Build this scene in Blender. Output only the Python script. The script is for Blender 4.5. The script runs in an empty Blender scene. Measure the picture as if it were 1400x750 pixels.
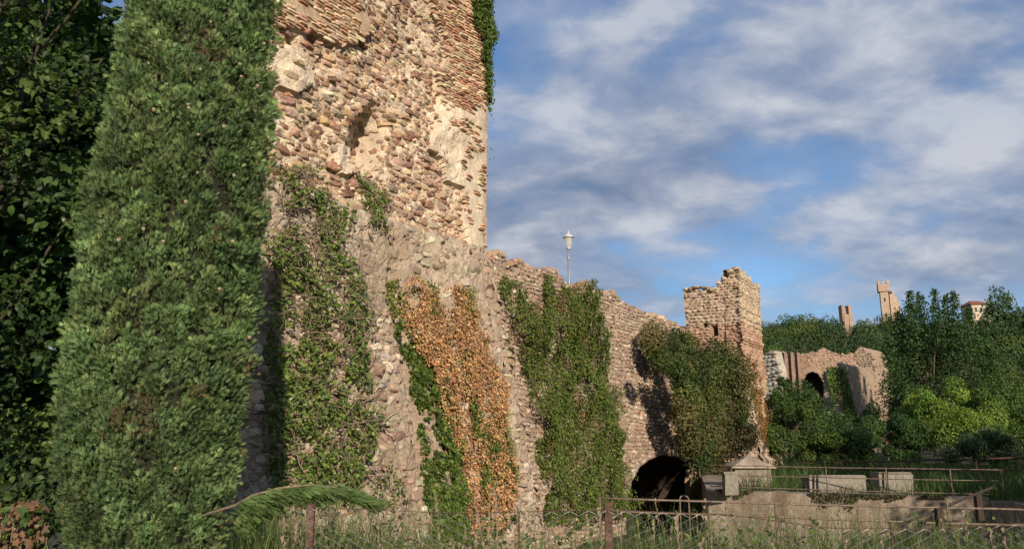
import bpy, math, random
import numpy as np
from mathutils import Matrix, Vector

random.seed(7)
RNG = np.random.default_rng(7)
R = math.radians
C = bpy.context.scene.collection
S = bpy.context.scene

# ------------------------------------------------------------------ camera
EYE, PITCH, FPX = 1.6, R(11.8), 1078.0
cam_d = bpy.data.cameras.new('camera')
cam = bpy.data.objects.new('camera', cam_d); C.objects.link(cam)
cam.location = (0, 0, EYE); cam.rotation_euler = (R(90) + PITCH, 0, 0)
cam_d.sensor_width = 36; cam_d.lens = FPX / 1400 * 36
cam_d.clip_start = 0.05; cam_d.clip_end = 8000
S.camera = cam

# ------------------------------------------------------------------ light
SUN_EL, SUN_AZ = 19.0, 166.0            # azimuth clockwise from +Y, where the sun stands
sun_d = bpy.data.lights.new('sun', 'SUN'); sun_d.energy = 5.0; sun_d.angle = R(0.55)
sun_d.color = (1.0, 0.86, 0.70)
sun = bpy.data.objects.new('sun', sun_d); C.objects.link(sun)
sv = Vector((math.sin(R(SUN_AZ)) * math.cos(R(SUN_EL)), math.cos(R(SUN_AZ)) * math.cos(R(SUN_EL)), math.sin(R(SUN_EL))))
sun.rotation_euler = sv.to_track_quat('Z', 'Y').to_euler()
S.view_settings.view_transform = 'Standard'; S.view_settings.look = 'None'
S.view_settings.exposure = 0.15; S.view_settings.gamma = 1.0

W = bpy.data.worlds.new('World'); S.world = W; W.use_nodes = True
nt = W.node_tree; nt.nodes.clear()
def N(t, kind, **kw):
    n = t.nodes.new(kind)
    for k, v in kw.items():
        if k in n.inputs.keys() if isinstance(k, str) and not hasattr(n, k) else False: n.inputs[k].default_value = v
        else: setattr(n, k, v)
    return n
def L(t, a, b): t.links.new(a, b)
def math_node(t, op, a, b=None, c=None, clamp=False):
    n = t.nodes.new('ShaderNodeMath'); n.operation = op; n.use_clamp = clamp
    for i, v in enumerate((a, b, c)):
        if v is None: continue
        if isinstance(v, (int, float)): n.inputs[i].default_value = v
        else: t.links.new(v, n.inputs[i])
    return n.outputs[0]
def ramp(t, fac, stops, interp='LINEAR'):
    n = t.nodes.new('ShaderNodeValToRGB'); n.color_ramp.interpolation = interp
    e = n.color_ramp.elements
    while len(e) < len(stops): e.new(0.5)
    for q, (p, c) in zip(e, stops):
        q.position = p; q.color = (c, c, c, 1) if isinstance(c, (int, float)) else (*c, 1)
    t.links.new(fac, n.inputs[0])
    return n.outputs[0]
def mixc(t, fac, a, b, mode='MIX'):
    n = t.nodes.new('ShaderNodeMix'); n.data_type = 'RGBA'; n.blend_type = mode
    for i, v in ((0, fac), (6, a), (7, b)):
        if isinstance(v, (int, float)): n.inputs[i].default_value = v
        elif isinstance(v, tuple): n.inputs[i].default_value = (*v, 1)
        else: t.links.new(v, n.inputs[i])
    return n.outputs[2]
def noise(t, vec, scale, detail=4, rough=0.55, dist=0.0):
    n = t.nodes.new('ShaderNodeTexNoise')
    n.inputs['Scale'].default_value = scale; n.inputs['Detail'].default_value = detail
    n.inputs['Roughness'].default_value = rough; n.inputs['Distortion'].default_value = dist
    if vec is not None: t.links.new(vec, n.inputs['Vector'])
    return n.outputs['Fac']
out = nt.nodes.new('ShaderNodeOutputWorld'); bg = nt.nodes.new('ShaderNodeBackground')
sky = nt.nodes.new('ShaderNodeTexSky'); sky.sky_type = 'NISHITA'; sky.sun_disc = False
sky.sun_elevation = R(SUN_EL); sky.sun_rotation = R(SUN_AZ); sky.altitude = 100
sky.air_density = 1.0; sky.dust_density = 0.4; sky.ozone_density = 2.0
tc = nt.nodes.new('ShaderNodeTexCoord'); sep = nt.nodes.new('ShaderNodeSeparateXYZ')
L(nt, tc.outputs['Generated'], sep.inputs[0])
zz = math_node(nt, 'ADD', math_node(nt, 'MAXIMUM', sep.outputs[2], 0.0), 0.30)
cmb = nt.nodes.new('ShaderNodeCombineXYZ')
L(nt, math_node(nt, 'DIVIDE', sep.outputs[0], zz), cmb.inputs[0])
L(nt, math_node(nt, 'DIVIDE', sep.outputs[1], zz), cmb.inputs[1])
mp = nt.nodes.new('ShaderNodeMapping'); mp.inputs['Location'].default_value = (3.1, 1.7, 0.0)
mp.inputs['Rotation'].default_value = (0, 0, R(-14)); mp.inputs['Scale'].default_value = (1.0, 1.2, 1)
L(nt, cmb.outputs[0], mp.inputs[0])
n1 = noise(nt, mp.outputs[0], 1.5, 2.0, 0.5, 0.1)
n2 = noise(nt, mp.outputs[0], 4.8, 8, 0.54, 0.15)
n3 = noise(nt, mp.outputs[0], 0.55, 2, 0.5, 0.0)
dens = math_node(nt, 'ADD', math_node(nt, 'ADD', math_node(nt, 'MULTIPLY', n1, 0.61), math_node(nt, 'MULTIPLY', n2, 0.39)), math_node(nt, 'MULTIPLY', math_node(nt, 'SUBTRACT', 0.38, sep.outputs[2]), 0.09))
cover = ramp(nt, dens, [(0.36, 0.10), (0.44, 0.45), (0.52, 0.85), (0.62, 1.0)], 'EASE')
ccol = ramp(nt, math_node(nt, 'ADD', math_node(nt, 'MULTIPLY', n2, 0.6), math_node(nt, 'MULTIPLY', n3, 0.4)),
            [(0.40, (1.5, 2.05, 3.2)), (0.51, (2.8, 3.3, 4.4)), (0.62, (5.2, 5.4, 6.0))])
blue = mixc(nt, 1.0, sky.outputs[0], (0.84, 1.05, 1.27), 'MULTIPLY')
L(nt, mixc(nt, cover, blue, ccol), bg.inputs[0]); bg.inputs[1].default_value = 0.1
L(nt, bg.outputs[0], out.inputs[0])

# ------------------------------------------------------------------ helpers
CP, SP = math.cos(PITCH), math.sin(PITCH)
def project(P):
    P = np.asarray(P, float); z = P[..., 2] - EYE
    dep = P[..., 1] * CP + z * SP; up = -P[..., 1] * SP + z * CP
    dep = np.where(np.abs(dep) < 1e-6, 1e-6, dep)
    return 700 + FPX * P[..., 0] / dep, 375 - FPX * up / dep, dep
def ray(px, py):
    x = (px - 700) / FPX; u = (375 - py) / FPX
    v = np.array([x, CP - u * SP, SP + u * CP]); return v
def at_y(px, py, Y):            # the point on the sight line at forward distance Y
    v = ray(px, py); k = Y / v[1]; return np.array([v[0] * k, Y, EYE + v[2] * k])
def at_z(px, py, Z):
    v = ray(px, py); k = (Z - EYE) / v[2]; return np.array([v[0] * k, v[1] * k, Z])
def poly(pts): return np.array(pts, float)
def inside(poly_, x, y):
    r = np.zeros(np.shape(x), bool); n = len(poly_)
    for i in range(n):
        x0, y0 = poly_[i]; x1, y1 = poly_[(i + 1) % n]
        c = ((y0 > y) != (y1 > y))
        with np.errstate(divide='ignore', invalid='ignore'):
            r ^= c & (x < (x1 - x0) * (y - y0) / (y1 - y0 if y1 != y0 else 1e-9) + x0)
    return r
def _h(i, j, k, s):
    n = (i * 374761393 + j * 668265263 + k * 2147483647 % 1000003 + k * 69069 + s * 1274126177) & 0xffffffff
    n = ((n ^ (n >> 13)) * 1274126177) & 0xffffffff
    n = n ^ (n >> 16)
    return (n & 0xffff) / 65535.0
def vnoise(x, y, z=0.0, s=0):
    x, y, z = np.broadcast_arrays(np.asarray(x, float), np.asarray(y, float), np.asarray(z, float))
    i, j, k = np.floor(x).astype(np.int64), np.floor(y).astype(np.int64), np.floor(z).astype(np.int64)
    f, g, h = x - i, y - j, z - k
    f, g, h = f * f * (3 - 2 * f), g * g * (3 - 2 * g), h * h * (3 - 2 * h)
    r = 0
    for a in (0, 1):
        for b in (0, 1):
            for c in (0, 1):
                r = r + _h(i + a, j + b, k + c, s) * (f if a else 1 - f) * (g if b else 1 - g) * (h if c else 1 - h)
    return r
def fbm(x, y, z=0.0, o=4, s=0):
    r, a, t = 0, 1.0, 0
    for q in range(o):
        r = r + a * vnoise(np.asarray(x) * 2 ** q, np.asarray(y) * 2 ** q, np.asarray(z) * 2 ** q, s + q); t += a; a *= 0.5
    return r / t
def sm(x, a, b):
    t = np.clip((np.asarray(x, float) - a) / (b - a), 0, 1); return t * t * (3 - 2 * t)
def nrm(v): return v / np.maximum(np.linalg.norm(v, axis=-1, keepdims=True), 1e-9)

def make_mesh(name, V, F, mats=None, cols=None, smooth=False, fmat=None):
    """V (n,3); F an int array (m,k); cols (n,3) point colours."""
    V = np.ascontiguousarray(V, np.float32); F = np.ascontiguousarray(F, np.int32)
    me = bpy.data.meshes.new(name)
    m, k = F.shape
    me.vertices.add(len(V)); me.vertices.foreach_set('co', V.ravel())
    me.loops.add(m * k); me.loops.foreach_set('vertex_index', F.ravel())
    me.polygons.add(m); me.polygons.foreach_set('loop_start', np.arange(0, m * k, k, dtype=np.int32))
    try: me.polygons.foreach_set('loop_total', np.full(m, k, np.int32))
    except Exception: pass
    if smooth: me.polygons.foreach_set('use_smooth', np.ones(m, bool))
    else: me.polygons.foreach_set('use_smooth', np.zeros(m, bool))
    for q in (mats or []): me.materials.append(q)
    if fmat is not None: me.polygons.foreach_set('material_index', np.asarray(fmat, np.int32))
    me.update(calc_edges=True)
    if cols is not None:
        a = me.color_attributes.new('col', 'FLOAT_COLOR', 'POINT')
        c = np.ones((len(V), 4), np.float32); c[:, :3] = cols; a.data.foreach_set('color', c.ravel())
    return me
def obj(name, me, parent=None, **props):
    o = bpy.data.objects.new(name, me); C.objects.link(o)
    if parent is not None: o.parent = parent
    for k, v in props.items(): o[k] = v
    return o
def thing(name, label, cat, group=None, loc=(0, 0, 0), me=None):
    o = bpy.data.objects.new(name, me); C.objects.link(o); o.location = loc
    o['label'] = label; o['category'] = cat
    if group: o['group'] = group
    return o
class Geo:
    """collects triangles of several shapes for one mesh"""
    def __init__(s): s.V, s.F, s.c, s.n = [], [], [], 0
    def add(s, V, F, col=(1, 1, 1)):
        V = np.asarray(V, float).reshape(-1, 3); F = np.asarray(F, int)
        if F.shape[1] == 4: F = np.concatenate([F[:, [0, 1, 2]], F[:, [0, 2, 3]]])
        s.V.append(V); s.F.append(F + s.n); s.n += len(V)
        col = np.asarray(col, float)
        s.c.append(np.broadcast_to(col, V.shape) if col.ndim == 1 else col)
        return s
    def mesh(s, name, mat, smooth=False):
        return make_mesh(name, np.concatenate(s.V), np.concatenate(s.F), [mat], np.concatenate(s.c), smooth)
def tube(path, rad, n=6, cap=True):
    path = np.asarray(path, float); m = len(path); rad = np.broadcast_to(np.asarray(rad, float), (m,))
    T = nrm(np.gradient(path, axis=0)); ref = np.array([0, 0, 1.0]) if abs(T[0][2]) < 0.9 else np.array([1.0, 0, 0])
    V = []
    for i in range(m):
        a = nrm(np.cross(T[i], ref)); b = np.cross(T[i], a)
        ang = np.arange(n) * 2 * math.pi / n
        V.append(path[i] + rad[i] * (np.cos(ang)[:, None] * a + np.sin(ang)[:, None] * b))
    V = np.concatenate(V); F = []
    for i in range(m - 1):
        for j in range(n):
            k = (j + 1) % n
            F += [(i * n + j, i * n + k, (i + 1) * n + k), (i * n + j, (i + 1) * n + k, (i + 1) * n + j)]
    if cap:
        for j in range(1, n - 1):
            F += [(0, j + 1, j), ((m - 1) * n, (m - 1) * n + j, (m - 1) * n + j + 1)]
    return V, np.array(F)
BOXF = np.array([(0, 3, 2, 1), (4, 5, 6, 7), (0, 1, 5, 4), (1, 2, 6, 5), (2, 3, 7, 6), (3, 0, 4, 7)])
def box(lo, hi, rz=0, org=(0, 0, 0), jit=0.0):
    x0, y0, z0 = lo; x1, y1, z1 = hi
    V = np.array([(x0, y0, z0), (x1, y0, z0), (x1, y1, z0), (x0, y1, z0), (x0, y0, z1), (x1, y0, z1), (x1, y1, z1), (x0, y1, z1)], float)
    if jit: V = V + RNG.uniform(-jit, jit, V.shape)
    c, s = math.cos(rz), math.sin(rz)
    V = np.stack([V[:, 0] * c - V[:, 1] * s, V[:, 0] * s + V[:, 1] * c, V[:, 2]], 1) + np.array(org)
    return V, BOXF
def lathe(prof, n=12, org=(0, 0, 0)):
    prof = np.asarray(prof, float); m = len(prof); ang = np.arange(n) * 2 * math.pi / n
    V = np.concatenate([np.stack([r * np.cos(ang), r * np.sin(ang), np.full(n, z)], 1) for r, z in prof]) + np.array(org)
    F = []
    for i in range(m - 1):
        for j in range(n):
            k = (j + 1) % n; F.append((i * n + j, i * n + k, (i + 1) * n + k, (i + 1) * n + j))
    return V, np.array(F)
def scatter(tV, tF, pos, X, Y, Z, sc, cols=None):
    """many copies of one template: pos (n,3), axes (n,3) each, sc (n,) or (n,3)"""
    n = len(pos); sc = np.asarray(sc, float)
    if sc.ndim == 1: sc = np.repeat(sc[:, None], 3, 1)
    tV = np.asarray(tV, float)
    P = pos[:, None, :] + tV[None, :, 0, None] * (X * sc[:, :1])[:, None, :] + tV[None, :, 1, None] * (Y * sc[:, 1:2])[:, None, :] + tV[None, :, 2, None] * (Z * sc[:, 2:])[:, None, :]
    F = np.asarray(tF)[None] + (np.arange(n) * len(tV))[:, None, None]
    c = np.repeat(cols, len(tV), 0) if cols is not None else np.ones((n * len(tV), 3))
    return P.reshape(-1, 3), F.reshape(-1, F.shape[-1]), c
def frames(nv, up=None, spread=0.5, roll=None):
    """random leaf frames: normals near nv, long axis Y near up (or random)"""
    n = len(nv)
    Z = nrm(nv + RNG.normal(0, spread, (n, 3)))
    u = RNG.normal(0, 1, (n, 3)) if up is None else up + RNG.normal(0, roll if roll is not None else 0.4, (n, 3))
    Y = nrm(u - (u * Z).sum(1, keepdims=True) * Z)
    return np.cross(Y, Z), Y, Z
def pick(pal, n, w=None, jit=0.12):
    pal = np.array(pal, float); w = None if w is None else np.array(w) / sum(w)
    c = pal[RNG.choice(len(pal), n, p=w)]
    return np.clip(c * (1 + RNG.normal(0, jit, (n, 1))) * (1 + RNG.normal(0, 0.04, (n, 3))), 0.005, 0.95)

# leaf templates (y is the long axis, tip at y=1)
LEAF2 = (np.array([(0, 0, 0), (.36, .45, .07), (0, 1, -.05), (-.36, .45, .07)]), np.array([(0, 1, 2), (0, 2, 3)]))
LEAF4 = (np.array([(0, 0, 0), (.3, .25, .08), (.32, .6, .08), (0, 1, -.12), (-.32, .6, .08), (-.3, .25, .08), (0, .5, 0)]),
         np.array([(0, 1, 6), (1, 2, 6), (2, 3, 6), (3, 4, 6), (4, 5, 6), (5, 0, 6)]))
_lob = [(0, 0), (.16, -.06), (.5, .08), (.3, .3), (.52, .62), (.2, .62), (0, 1.0), (-.2, .62), (-.52, .62), (-.3, .3), (-.5, .08), (-.16, -.06)]
LOBE = (np.array([(x, y, .1 * abs(x) * 2 - .1 * y * y) for x, y in _lob] + [(0, .38, 0)]), np.array([(i, (i + 1) % 12, 12) for i in range(12)]))
_fg = [(0, 0), (.22, -.04), (.42, .16), (.34, .34), (.46, .56), (.24, .66), (0, 1.0), (-.24, .66), (-.46, .56), (-.34, .34), (-.42, .16), (-.22, -.04)]
FIG = (np.array([(x, y, .14 * abs(x) - .16 * y * y) for x, y in _fg] + [(0, .4, 0)]), LOBE[1])
BLADE = (np.array([(-.5, 0, 0), (.5, 0, 0), (-.42, .45, .08), (.42, .45, .08), (-.22, .8, .24), (.22, .8, .24), (0, 1, .42)]),
         np.array([(0, 1, 3), (0, 3, 2), (2, 3, 5), (2, 5, 4), (4, 5, 6)]))
def _spray():
    V, F = [], []
    def tri(p, d, l, w, zt):
        p, d = np.array(p, float), np.array([d[0], d[1], 0.0]); d /= np.linalg.norm(d); s = np.array([d[1], -d[0], 0]) * w
        k = len(V); V.extend([p + s, p + d * l + (0, 0, zt), p - s]); F.append((k, k + 1, k + 2))
    tri((0, 0, 0), (0, 1), 1.0, .09, .08)
    for i, y in enumerate((.08, .42)):
        for s in (-1, 1): tri((0, y, 0), (s * .75, 1), .62 - .12 * i, .09, .2 * s)
    return np.array(V), np.array(F)
SPRAY = _spray()
def _feather():
    V, F = [], []
    for i in range(9):
        y = i / 9
        for s in (-1, 1):
            k = len(V); V.extend([(0, y, 0), (s * .05, y + .07, 0), (s * .26, y + .16, -.06), (s * .16, y + .04, -.03)]); F.extend([(k, k + 1, k + 2), (k, k + 2, k + 3)])
    return np.array(V), np.array(F)
FEATHER = _feather()

# ------------------------------------------------------------------ materials
def mat(name): m = bpy.data.materials.new(name); m.use_nodes = True; t = m.node_tree; return m, t, t.nodes['Principled BSDF']
def geo_pos(t): return t.nodes.new('ShaderNodeNewGeometry').outputs['Position']
def bump(t, b, h, dist, strength=1.0):
    n = t.nodes.new('ShaderNodeBump'); n.inputs['Distance'].default_value = dist; n.inputs['Strength'].default_value = strength
    L(t, h, n.inputs['Height']); L(t, n.outputs[0], b.inputs['Normal'])
def attr(t, k='col'):
    a = t.nodes.new('ShaderNodeAttribute'); a.attribute_name = k; return a.outputs['Color']
def stone_mat(name, source, k=1.0):
    m, t, b = mat(name); P = geo_pos(t)
    if source == 'object': c = t.nodes.new('ShaderNodeObjectInfo').outputs['Color']
    else: c = attr(t)
    n1 = noise(t, P, 14 * k, 6, 0.65); n2 = noise(t, P, 60 * k, 4, 0.7)
    c1 = mixc(t, 1.0, c, ramp(t, n1, [(0.3, 0.62), (0.55, 1.0), (0.75, 1.25)]), 'MULTIPLY')
    c2 = mixc(t, math_node(t, 'MULTIPLY', ramp(t, n2, [(0.55, 0), (0.7, 1)]), 0.45), c1, (0.5, 0.42, 0.31))
    L(t, c2, b.inputs['Base Color']); b.inputs['Roughness'].default_value = 0.93
    b.inputs['Specular IOR Level'].default_value = 0.15
    bump(t, b, math_node(t, 'ADD', n1, math_node(t, 'MULTIPLY', n2, 0.35)), 0.03 / k)
    return m
M_STONE_O = stone_mat('rubble_stone_single', 'object'); M_STONE = stone_mat('rubble_stone', 'attr'); M_STONE_FAR = stone_mat('rubble_stone_far', 'attr', 0.4)
def mortar_mat(name, k=1.0):
    m, t, b = mat(name); P = geo_pos(t); c = attr(t)
    n1 = noise(t, P, 3.0 * k, 7, 0.65, 0.3); n2 = noise(t, P, 26 * k, 6, 0.7); n3 = noise(t, P, 0.7 * k, 4, 0.6)
    c1 = mixc(t, 1.0, c, ramp(t, n1, [(0.3, 0.68), (0.55, 1.0), (0.75, 1.18)]), 'MULTIPLY')
    c2 = mixc(t, 1.0, c1, ramp(t, n2, [(0.32, 0.5), (0.5, 1.0), (0.7, 1.12)]), 'MULTIPLY')
    c3 = mixc(t, math_node(t, 'MULTIPLY', ramp(t, n3, [(0.5, 0), (0.68, 1)]), 0.35), c2, (0.30, 0.19, 0.13))
    L(t, c3, b.inputs['Base Color']); b.inputs['Roughness'].default_value = 0.96; b.inputs['Specular IOR Level'].default_value = 0.1
    bump(t, b, math_node(t, 'ADD', n1, math_node(t, 'MULTIPLY', n2, 0.6)), 0.06 / k)
    return m
M_MORTAR = mortar_mat('lime_mortar'); M_MORTAR_FAR = mortar_mat('lime_mortar_far', 0.5)
def leaf_mat(name, trans=0.3, gloss=0.25, rough=0.5, vary=0.3):
    m, t, b = mat(name); c = attr(t); P = geo_pos(t)
    c1 = mixc(t, 1.0, c, ramp(t, noise(t, P, 5, 3), [(0.3, 1 - vary), (0.7, 1 + vary)]), 'MULTIPLY')
    L(t, c1, b.inputs['Base Color']); b.inputs['Roughness'].default_value = rough; b.inputs['Specular IOR Level'].default_value = gloss
    tr = t.nodes.new('ShaderNodeBsdfTranslucent'); L(t, mixc(t, 1.0, c1, (1.1, 1.25, 0.5), 'MULTIPLY'), tr.inputs[0])
    mx = t.nodes.new('ShaderNodeMixShader'); mx.inputs[0].default_value = trans
    L(t, b.outputs[0], mx.inputs[1]); L(t, tr.outputs[0], mx.inputs[2]); L(t, mx.outputs[0], t.nodes['Material Output'].inputs[0])
    return m
M_LEAF = leaf_mat('leaf'); M_NEEDLE = leaf_mat('cypress_scale_leaf', 0.2, 0.15, 0.7); M_GRASS = leaf_mat('grass_blade', 0.3, 0.2, 0.6)
M_DRYLEAF = leaf_mat('autumn_leaf', 0.25, 0.15, 0.7)
def simple(name, col, rough=0.8, metal=0.0, ns=12, lo=0.6, hi=1.25, bmp=0.01, second=None, sfac=(0.5, 0.65)):
    m, t, b = mat(name); P = geo_pos(t); n1 = noise(t, P, ns, 6, 0.65)
    c = mixc(t, 1.0, col, ramp(t, n1, [(0.3, lo), (0.7, hi)]), 'MULTIPLY')
    if second: c = mixc(t, ramp(t, noise(t, P, ns * 0.3, 6, 0.7, 0.5), [(sfac[0], 0), (sfac[1], 1)]), c, second)
    L(t, c, b.inputs['Base Color']); b.inputs['Roughness'].default_value = rough; b.inputs['Metallic'].default_value = metal
    bump(t, b, n1, bmp); return m
M_BARK = simple('bark', (0.13, 0.09, 0.06), 0.95, ns=30, bmp=0.02)
M_TWIG = simple('dry_twig', (0.26, 0.19, 0.13), 0.9, ns=40)
M_RUST = simple('rusty_iron', (0.085, 0.045, 0.03), 0.85, 0.2, 60, 0.5, 1.5, 0.002, second=(0.19, 0.12, 0.08))
M_RAIL = simple('weathered_rail', (0.20, 0.145, 0.105), 0.7, 0.3, 25, 0.6, 1.4, 0.002, second=(0.07, 0.045, 0.035))
M_SLUICE = simple('dark_rust', (0.05, 0.032, 0.024), 0.9, 0.1, 50)
M_WIRE = simple('galvanised_wire', (0.36, 0.34, 0.30), 0.55, 0.6, 40, 0.6, 1.3, 0.001)
M_IRON = simple('grey_painted_iron', (0.30, 0.31, 0.32), 0.5, 0.4, 30, 0.85, 1.1, 0.001)
M_LANT = simple('pale_painted_metal', (0.55, 0.55, 0.53), 0.45, 0.2, 30, 0.9, 1.1, 0.001)
M_TILE = simple('roof_tile', (0.25, 0.10, 0.06), 0.9, ns=3)
M_PLASTER = simple('house_plaster', (0.55, 0.45, 0.33), 0.9, ns=1)
M_DARK = simple('dark_window', (0.02, 0.02, 0.022), 0.3, ns=4)
M_CONE = simple('cypress_cone', (0.36, 0.27, 0.17), 0.8, ns=90)
M_BLOCK = simple('pale_concrete', (0.24, 0.215, 0.17), 0.95, ns=9, bmp=0.03, second=(0.18, 0.15, 0.11), sfac=(0.52, 0.7))
def glass_mat():
    m, t, b = mat('frosted_lamp_glass'); b.inputs['Base Color'].default_value = (0.62, 0.62, 0.56, 1); b.inputs['Roughness'].default_value = 0.35
    b.inputs['Transmission Weight'].default_value = 0.35; return m
M_GLASS = glass_mat()
def retain_mat():
    m, t, b = mat('stained_retaining_wall'); P = geo_pos(t)
    mp_ = t.nodes.new('ShaderNodeMapping'); mp_.inputs['Scale'].default_value = (1, 1, 0.18); L(t, P, mp_.inputs[0])
    st = noise(t, mp_.outputs[0], 1.8, 6, 0.65, 0.3); n1 = noise(t, P, 7, 6, 0.7); n2 = noise(t, P, 40, 4, 0.7)
    c = mixc(t, ramp(t, st, [(0.35, 0), (0.65, 1)]), (0.25, 0.18, 0.125), (0.48, 0.40, 0.30))
    c = mixc(t, 1.0, c, ramp(t, n1, [(0.3, 0.6), (0.7, 1.2)]), 'MULTIPLY')
    c = mixc(t, 1.0, c, ramp(t, n2, [(0.35, 0.7), (0.6, 1.05)]), 'MULTIPLY')
    L(t, c, b.inputs['Base Color']); b.inputs['Roughness'].default_value = 0.95; bump(t, b, math_node(t, 'ADD', n1, n2), 0.04)
    return m
M_RETAIN = retain_mat()
def ground_mat():
    m, t, b = mat('grassy_earth'); P = geo_pos(t)
    n1 = noise(t, P, 0.35, 8, 0.65); n2 = noise(t, P, 6, 6, 0.7)
    c = mixc(t, ramp(t, n1, [(0.4, 0), (0.62, 1)]), (0.035, 0.055, 0.018), (0.085, 0.075, 0.035))
    c = mixc(t, 1.0, c, ramp(t, n2, [(0.3, 0.5), (0.7, 1.4)]), 'MULTIPLY')
    L(t, c, b.inputs['Base Color']); b.inputs['Roughness'].default_value = 1.0; bump(t, b, n2, 0.15); return m
M_GROUND = ground_mat()
m_, t_, b_ = mat('canal_water'); b_.inputs['Base Color'].default_value = (0.02, 0.025, 0.018, 1); b_.inputs['Roughness'].default_value = 0.08
bump(t_, b_, noise(t_, geo_pos(t_), 3, 3), 0.03); M_WATER = m_

# ------------------------------------------------------------------ wall frame
A_D, A_N = R(32), R(122)
D_ = np.array([math.sin(A_D), math.cos(A_D), 0.0]); N_ = np.array([math.sin(A_N), math.cos(A_N), 0.0]); UP = np.array([0, 0, 1.0])
LT, LC = 12.0, 15.0
def wpt(t, z, o, lat):
    t, z, o = np.broadcast_arrays(np.asarray(t, float), np.asarray(z, float), np.asarray(o, float))
    return D_ * t[..., None] - N_ * (lat - o[..., None]) + UP * z[..., None]
def wall_tz(px, py, lat):        # where a sight line meets the vertical wall plane
    v = ray(px, py); k = lat / -(v @ N_); P = v * k
    return float(P @ D_), float(P[2] + EYE)

# ------------------------------------------------------------------ terrain
RW_A = at_z(968, 669, 0.0); RW_B = at_z(1352, 681, 0.0); RW_C = at_z(1500, 700, 0.0)
TAN_END = .245
def rw_line(x):                  # y of the retaining wall front for a given x
    return np.interp(x, [RW_A[0] - 1, RW_A[0], RW_B[0], RW_C[0], RW_C[0] + 20], [RW_A[1] + 40, RW_A[1], RW_B[1], RW_C[1], RW_C[1] - 6])
def hill_h(az):                  # ridge height seen over the bridge, by azimuth in degrees
    return np.interp(az, [-40, 0, 14, 20, 25, 27, 29, 31, 33, 36, 50, 70], [6, 20, 30, 32.5, 32, 30, 29, 28.5, 32, 37, 34, 10])
def height(x, y):
    x = np.asarray(x, float); y = np.asarray(y, float)
    r = np.hypot(x, y); az = np.degrees(np.arctan2(x, y))
    h = -2.3 * sm(y + 0.25 * np.abs(x + 2) , 8.0, 15.0) * (1 - sm(r, 46, 80))
    terr = sm(y - rw_line(x), 0.1, 0.5) * sm(x - RW_A[0] - np.maximum(y - RW_A[1], 0) * TAN_END, -.6, .1) * (y > 8)
    h = h * (1 - terr) + (-0.12 + 0.5 * sm(y, 30, 60)) * terr
    hill = hill_h(az) * (np.clip((r - 105) / 185, 0, 1) ** 1.35 * .5 + .5 * np.clip((r - 105) / 185, 0, 1) * sm(r, 105, 290)) * (0.93 + 0.14 * fbm(x * .012, y * .012, s=5)) * sm(y, -200, 60)
    h = h + hill
    return h + 0.10 * (fbm(x * .4, y * .4, s=2) - .5)
def grid_mesh(xs, ys):
    X, Y = np.meshgrid(xs, ys); Z = height(X, Y); V = np.stack([X, Y, Z], -1).reshape(-1, 3)
    nx, ny = len(xs), len(ys); i = (np.arange(ny - 1)[:, None] * nx + np.arange(nx - 1)[None]).ravel()
    return V, np.stack([i, i + 1, i + nx + 1, i + nx], 1)
nearx = np.arange(-36, 60.1, 0.5); neary = np.arange(-24, 72.1, 0.5)
farx = np.concatenate([-np.geomspace(3000, 45, 26), nearx, np.geomspace(66, 3000, 40)])
fary = np.concatenate([-np.geomspace(2000, 32, 14), neary, np.geomspace(76, 4000, 48)])
V, F = grid_mesh(farx, fary)
obj('ground', make_mesh('ground', V, F, [M_GROUND], smooth=True), kind='structure')

# ------------------------------------------------------------------ masonry
def stone_template(seed, n=10, sq=None):
    g = np.random.default_rng(seed); p = sq or g.uniform(2.6, 7); ang = (np.arange(n) + g.uniform(-.25, .25, n)) * 2 * math.pi / n
    r = 1 / (np.abs(np.cos(ang)) ** p + np.abs(np.sin(ang)) ** p) ** (1 / p) * g.uniform(.84, 1.08, n)
    tilt = g.uniform(-.18, .18, 2); V = []
    for k, z in ((1.0, -1.0), (.97, .35), (.68, .9)):
        zz_ = z + (g.uniform(-.14, .14, n) if z > -1 else 0) + (tilt[0] * np.cos(ang) + tilt[1] * np.sin(ang) if z > -1 else 0)
        V.append(np.stack([r * k * np.cos(ang), r * k * np.sin(ang), np.broadcast_to(zz_, n)], 1))
    V = np.concatenate(V + [np.array([[g.uniform(-.1, .1), g.uniform(-.1, .1), 1.0]])]); F = []
    for i in range(2):
        for j in range(n):
            k = (j + 1) % n; F += [(i * n + j, i * n + k, (i + 1) * n + k), (i * n + j, (i + 1) * n + k, (i + 1) * n + j)]
    for j in range(n): F.append((2 * n + j, 2 * n + (j + 1) % n, 3 * n))
    return V, np.array(F)
def cheap_template(seed, n=6):
    g = np.random.default_rng(seed); ang = (np.arange(n) + g.uniform(-.3, .3, n) + .5) * 2 * math.pi / n; r = g.uniform(.85, 1.12, n)
    V = np.concatenate([np.stack([r * k * np.cos(ang), r * k * np.sin(ang), np.full(n, z) + g.uniform(-.15, .15, n)], 1) for k, z in ((1.05, -1), (.75, .7))] + [np.array([[0, 0, 1.0]])])
    F = []
    for j in range(n):
        k = (j + 1) % n; F += [(j, k, n + k), (j, n + k, n + j), (n + j, n + k, 2 * n)]
    return V, np.array(F)
STONES = [stone_template(s) for s in range(18)]
BRICKS = [stone_template(100 + s, 10, 14.0) for s in range(8)]
CHEAP = [cheap_template(s) for s in range(12)]
PAL_RUB = [(.34, .19, .12), (.47, .32, .20), (.42, .28, .20), (.57, .43, .27), (.24, .14, .095), (.64, .54, .38), (.38, .25, .19), (.33, .25, .18)]
W_RUB = [3, 4, 4, 3, 1.6, 2, 3, 2]
PAL_BRK = [(.55, .33, .20), (.62, .46, .30), (.47, .25, .155), (.67, .54, .37), (.38, .20, .135)]
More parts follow.
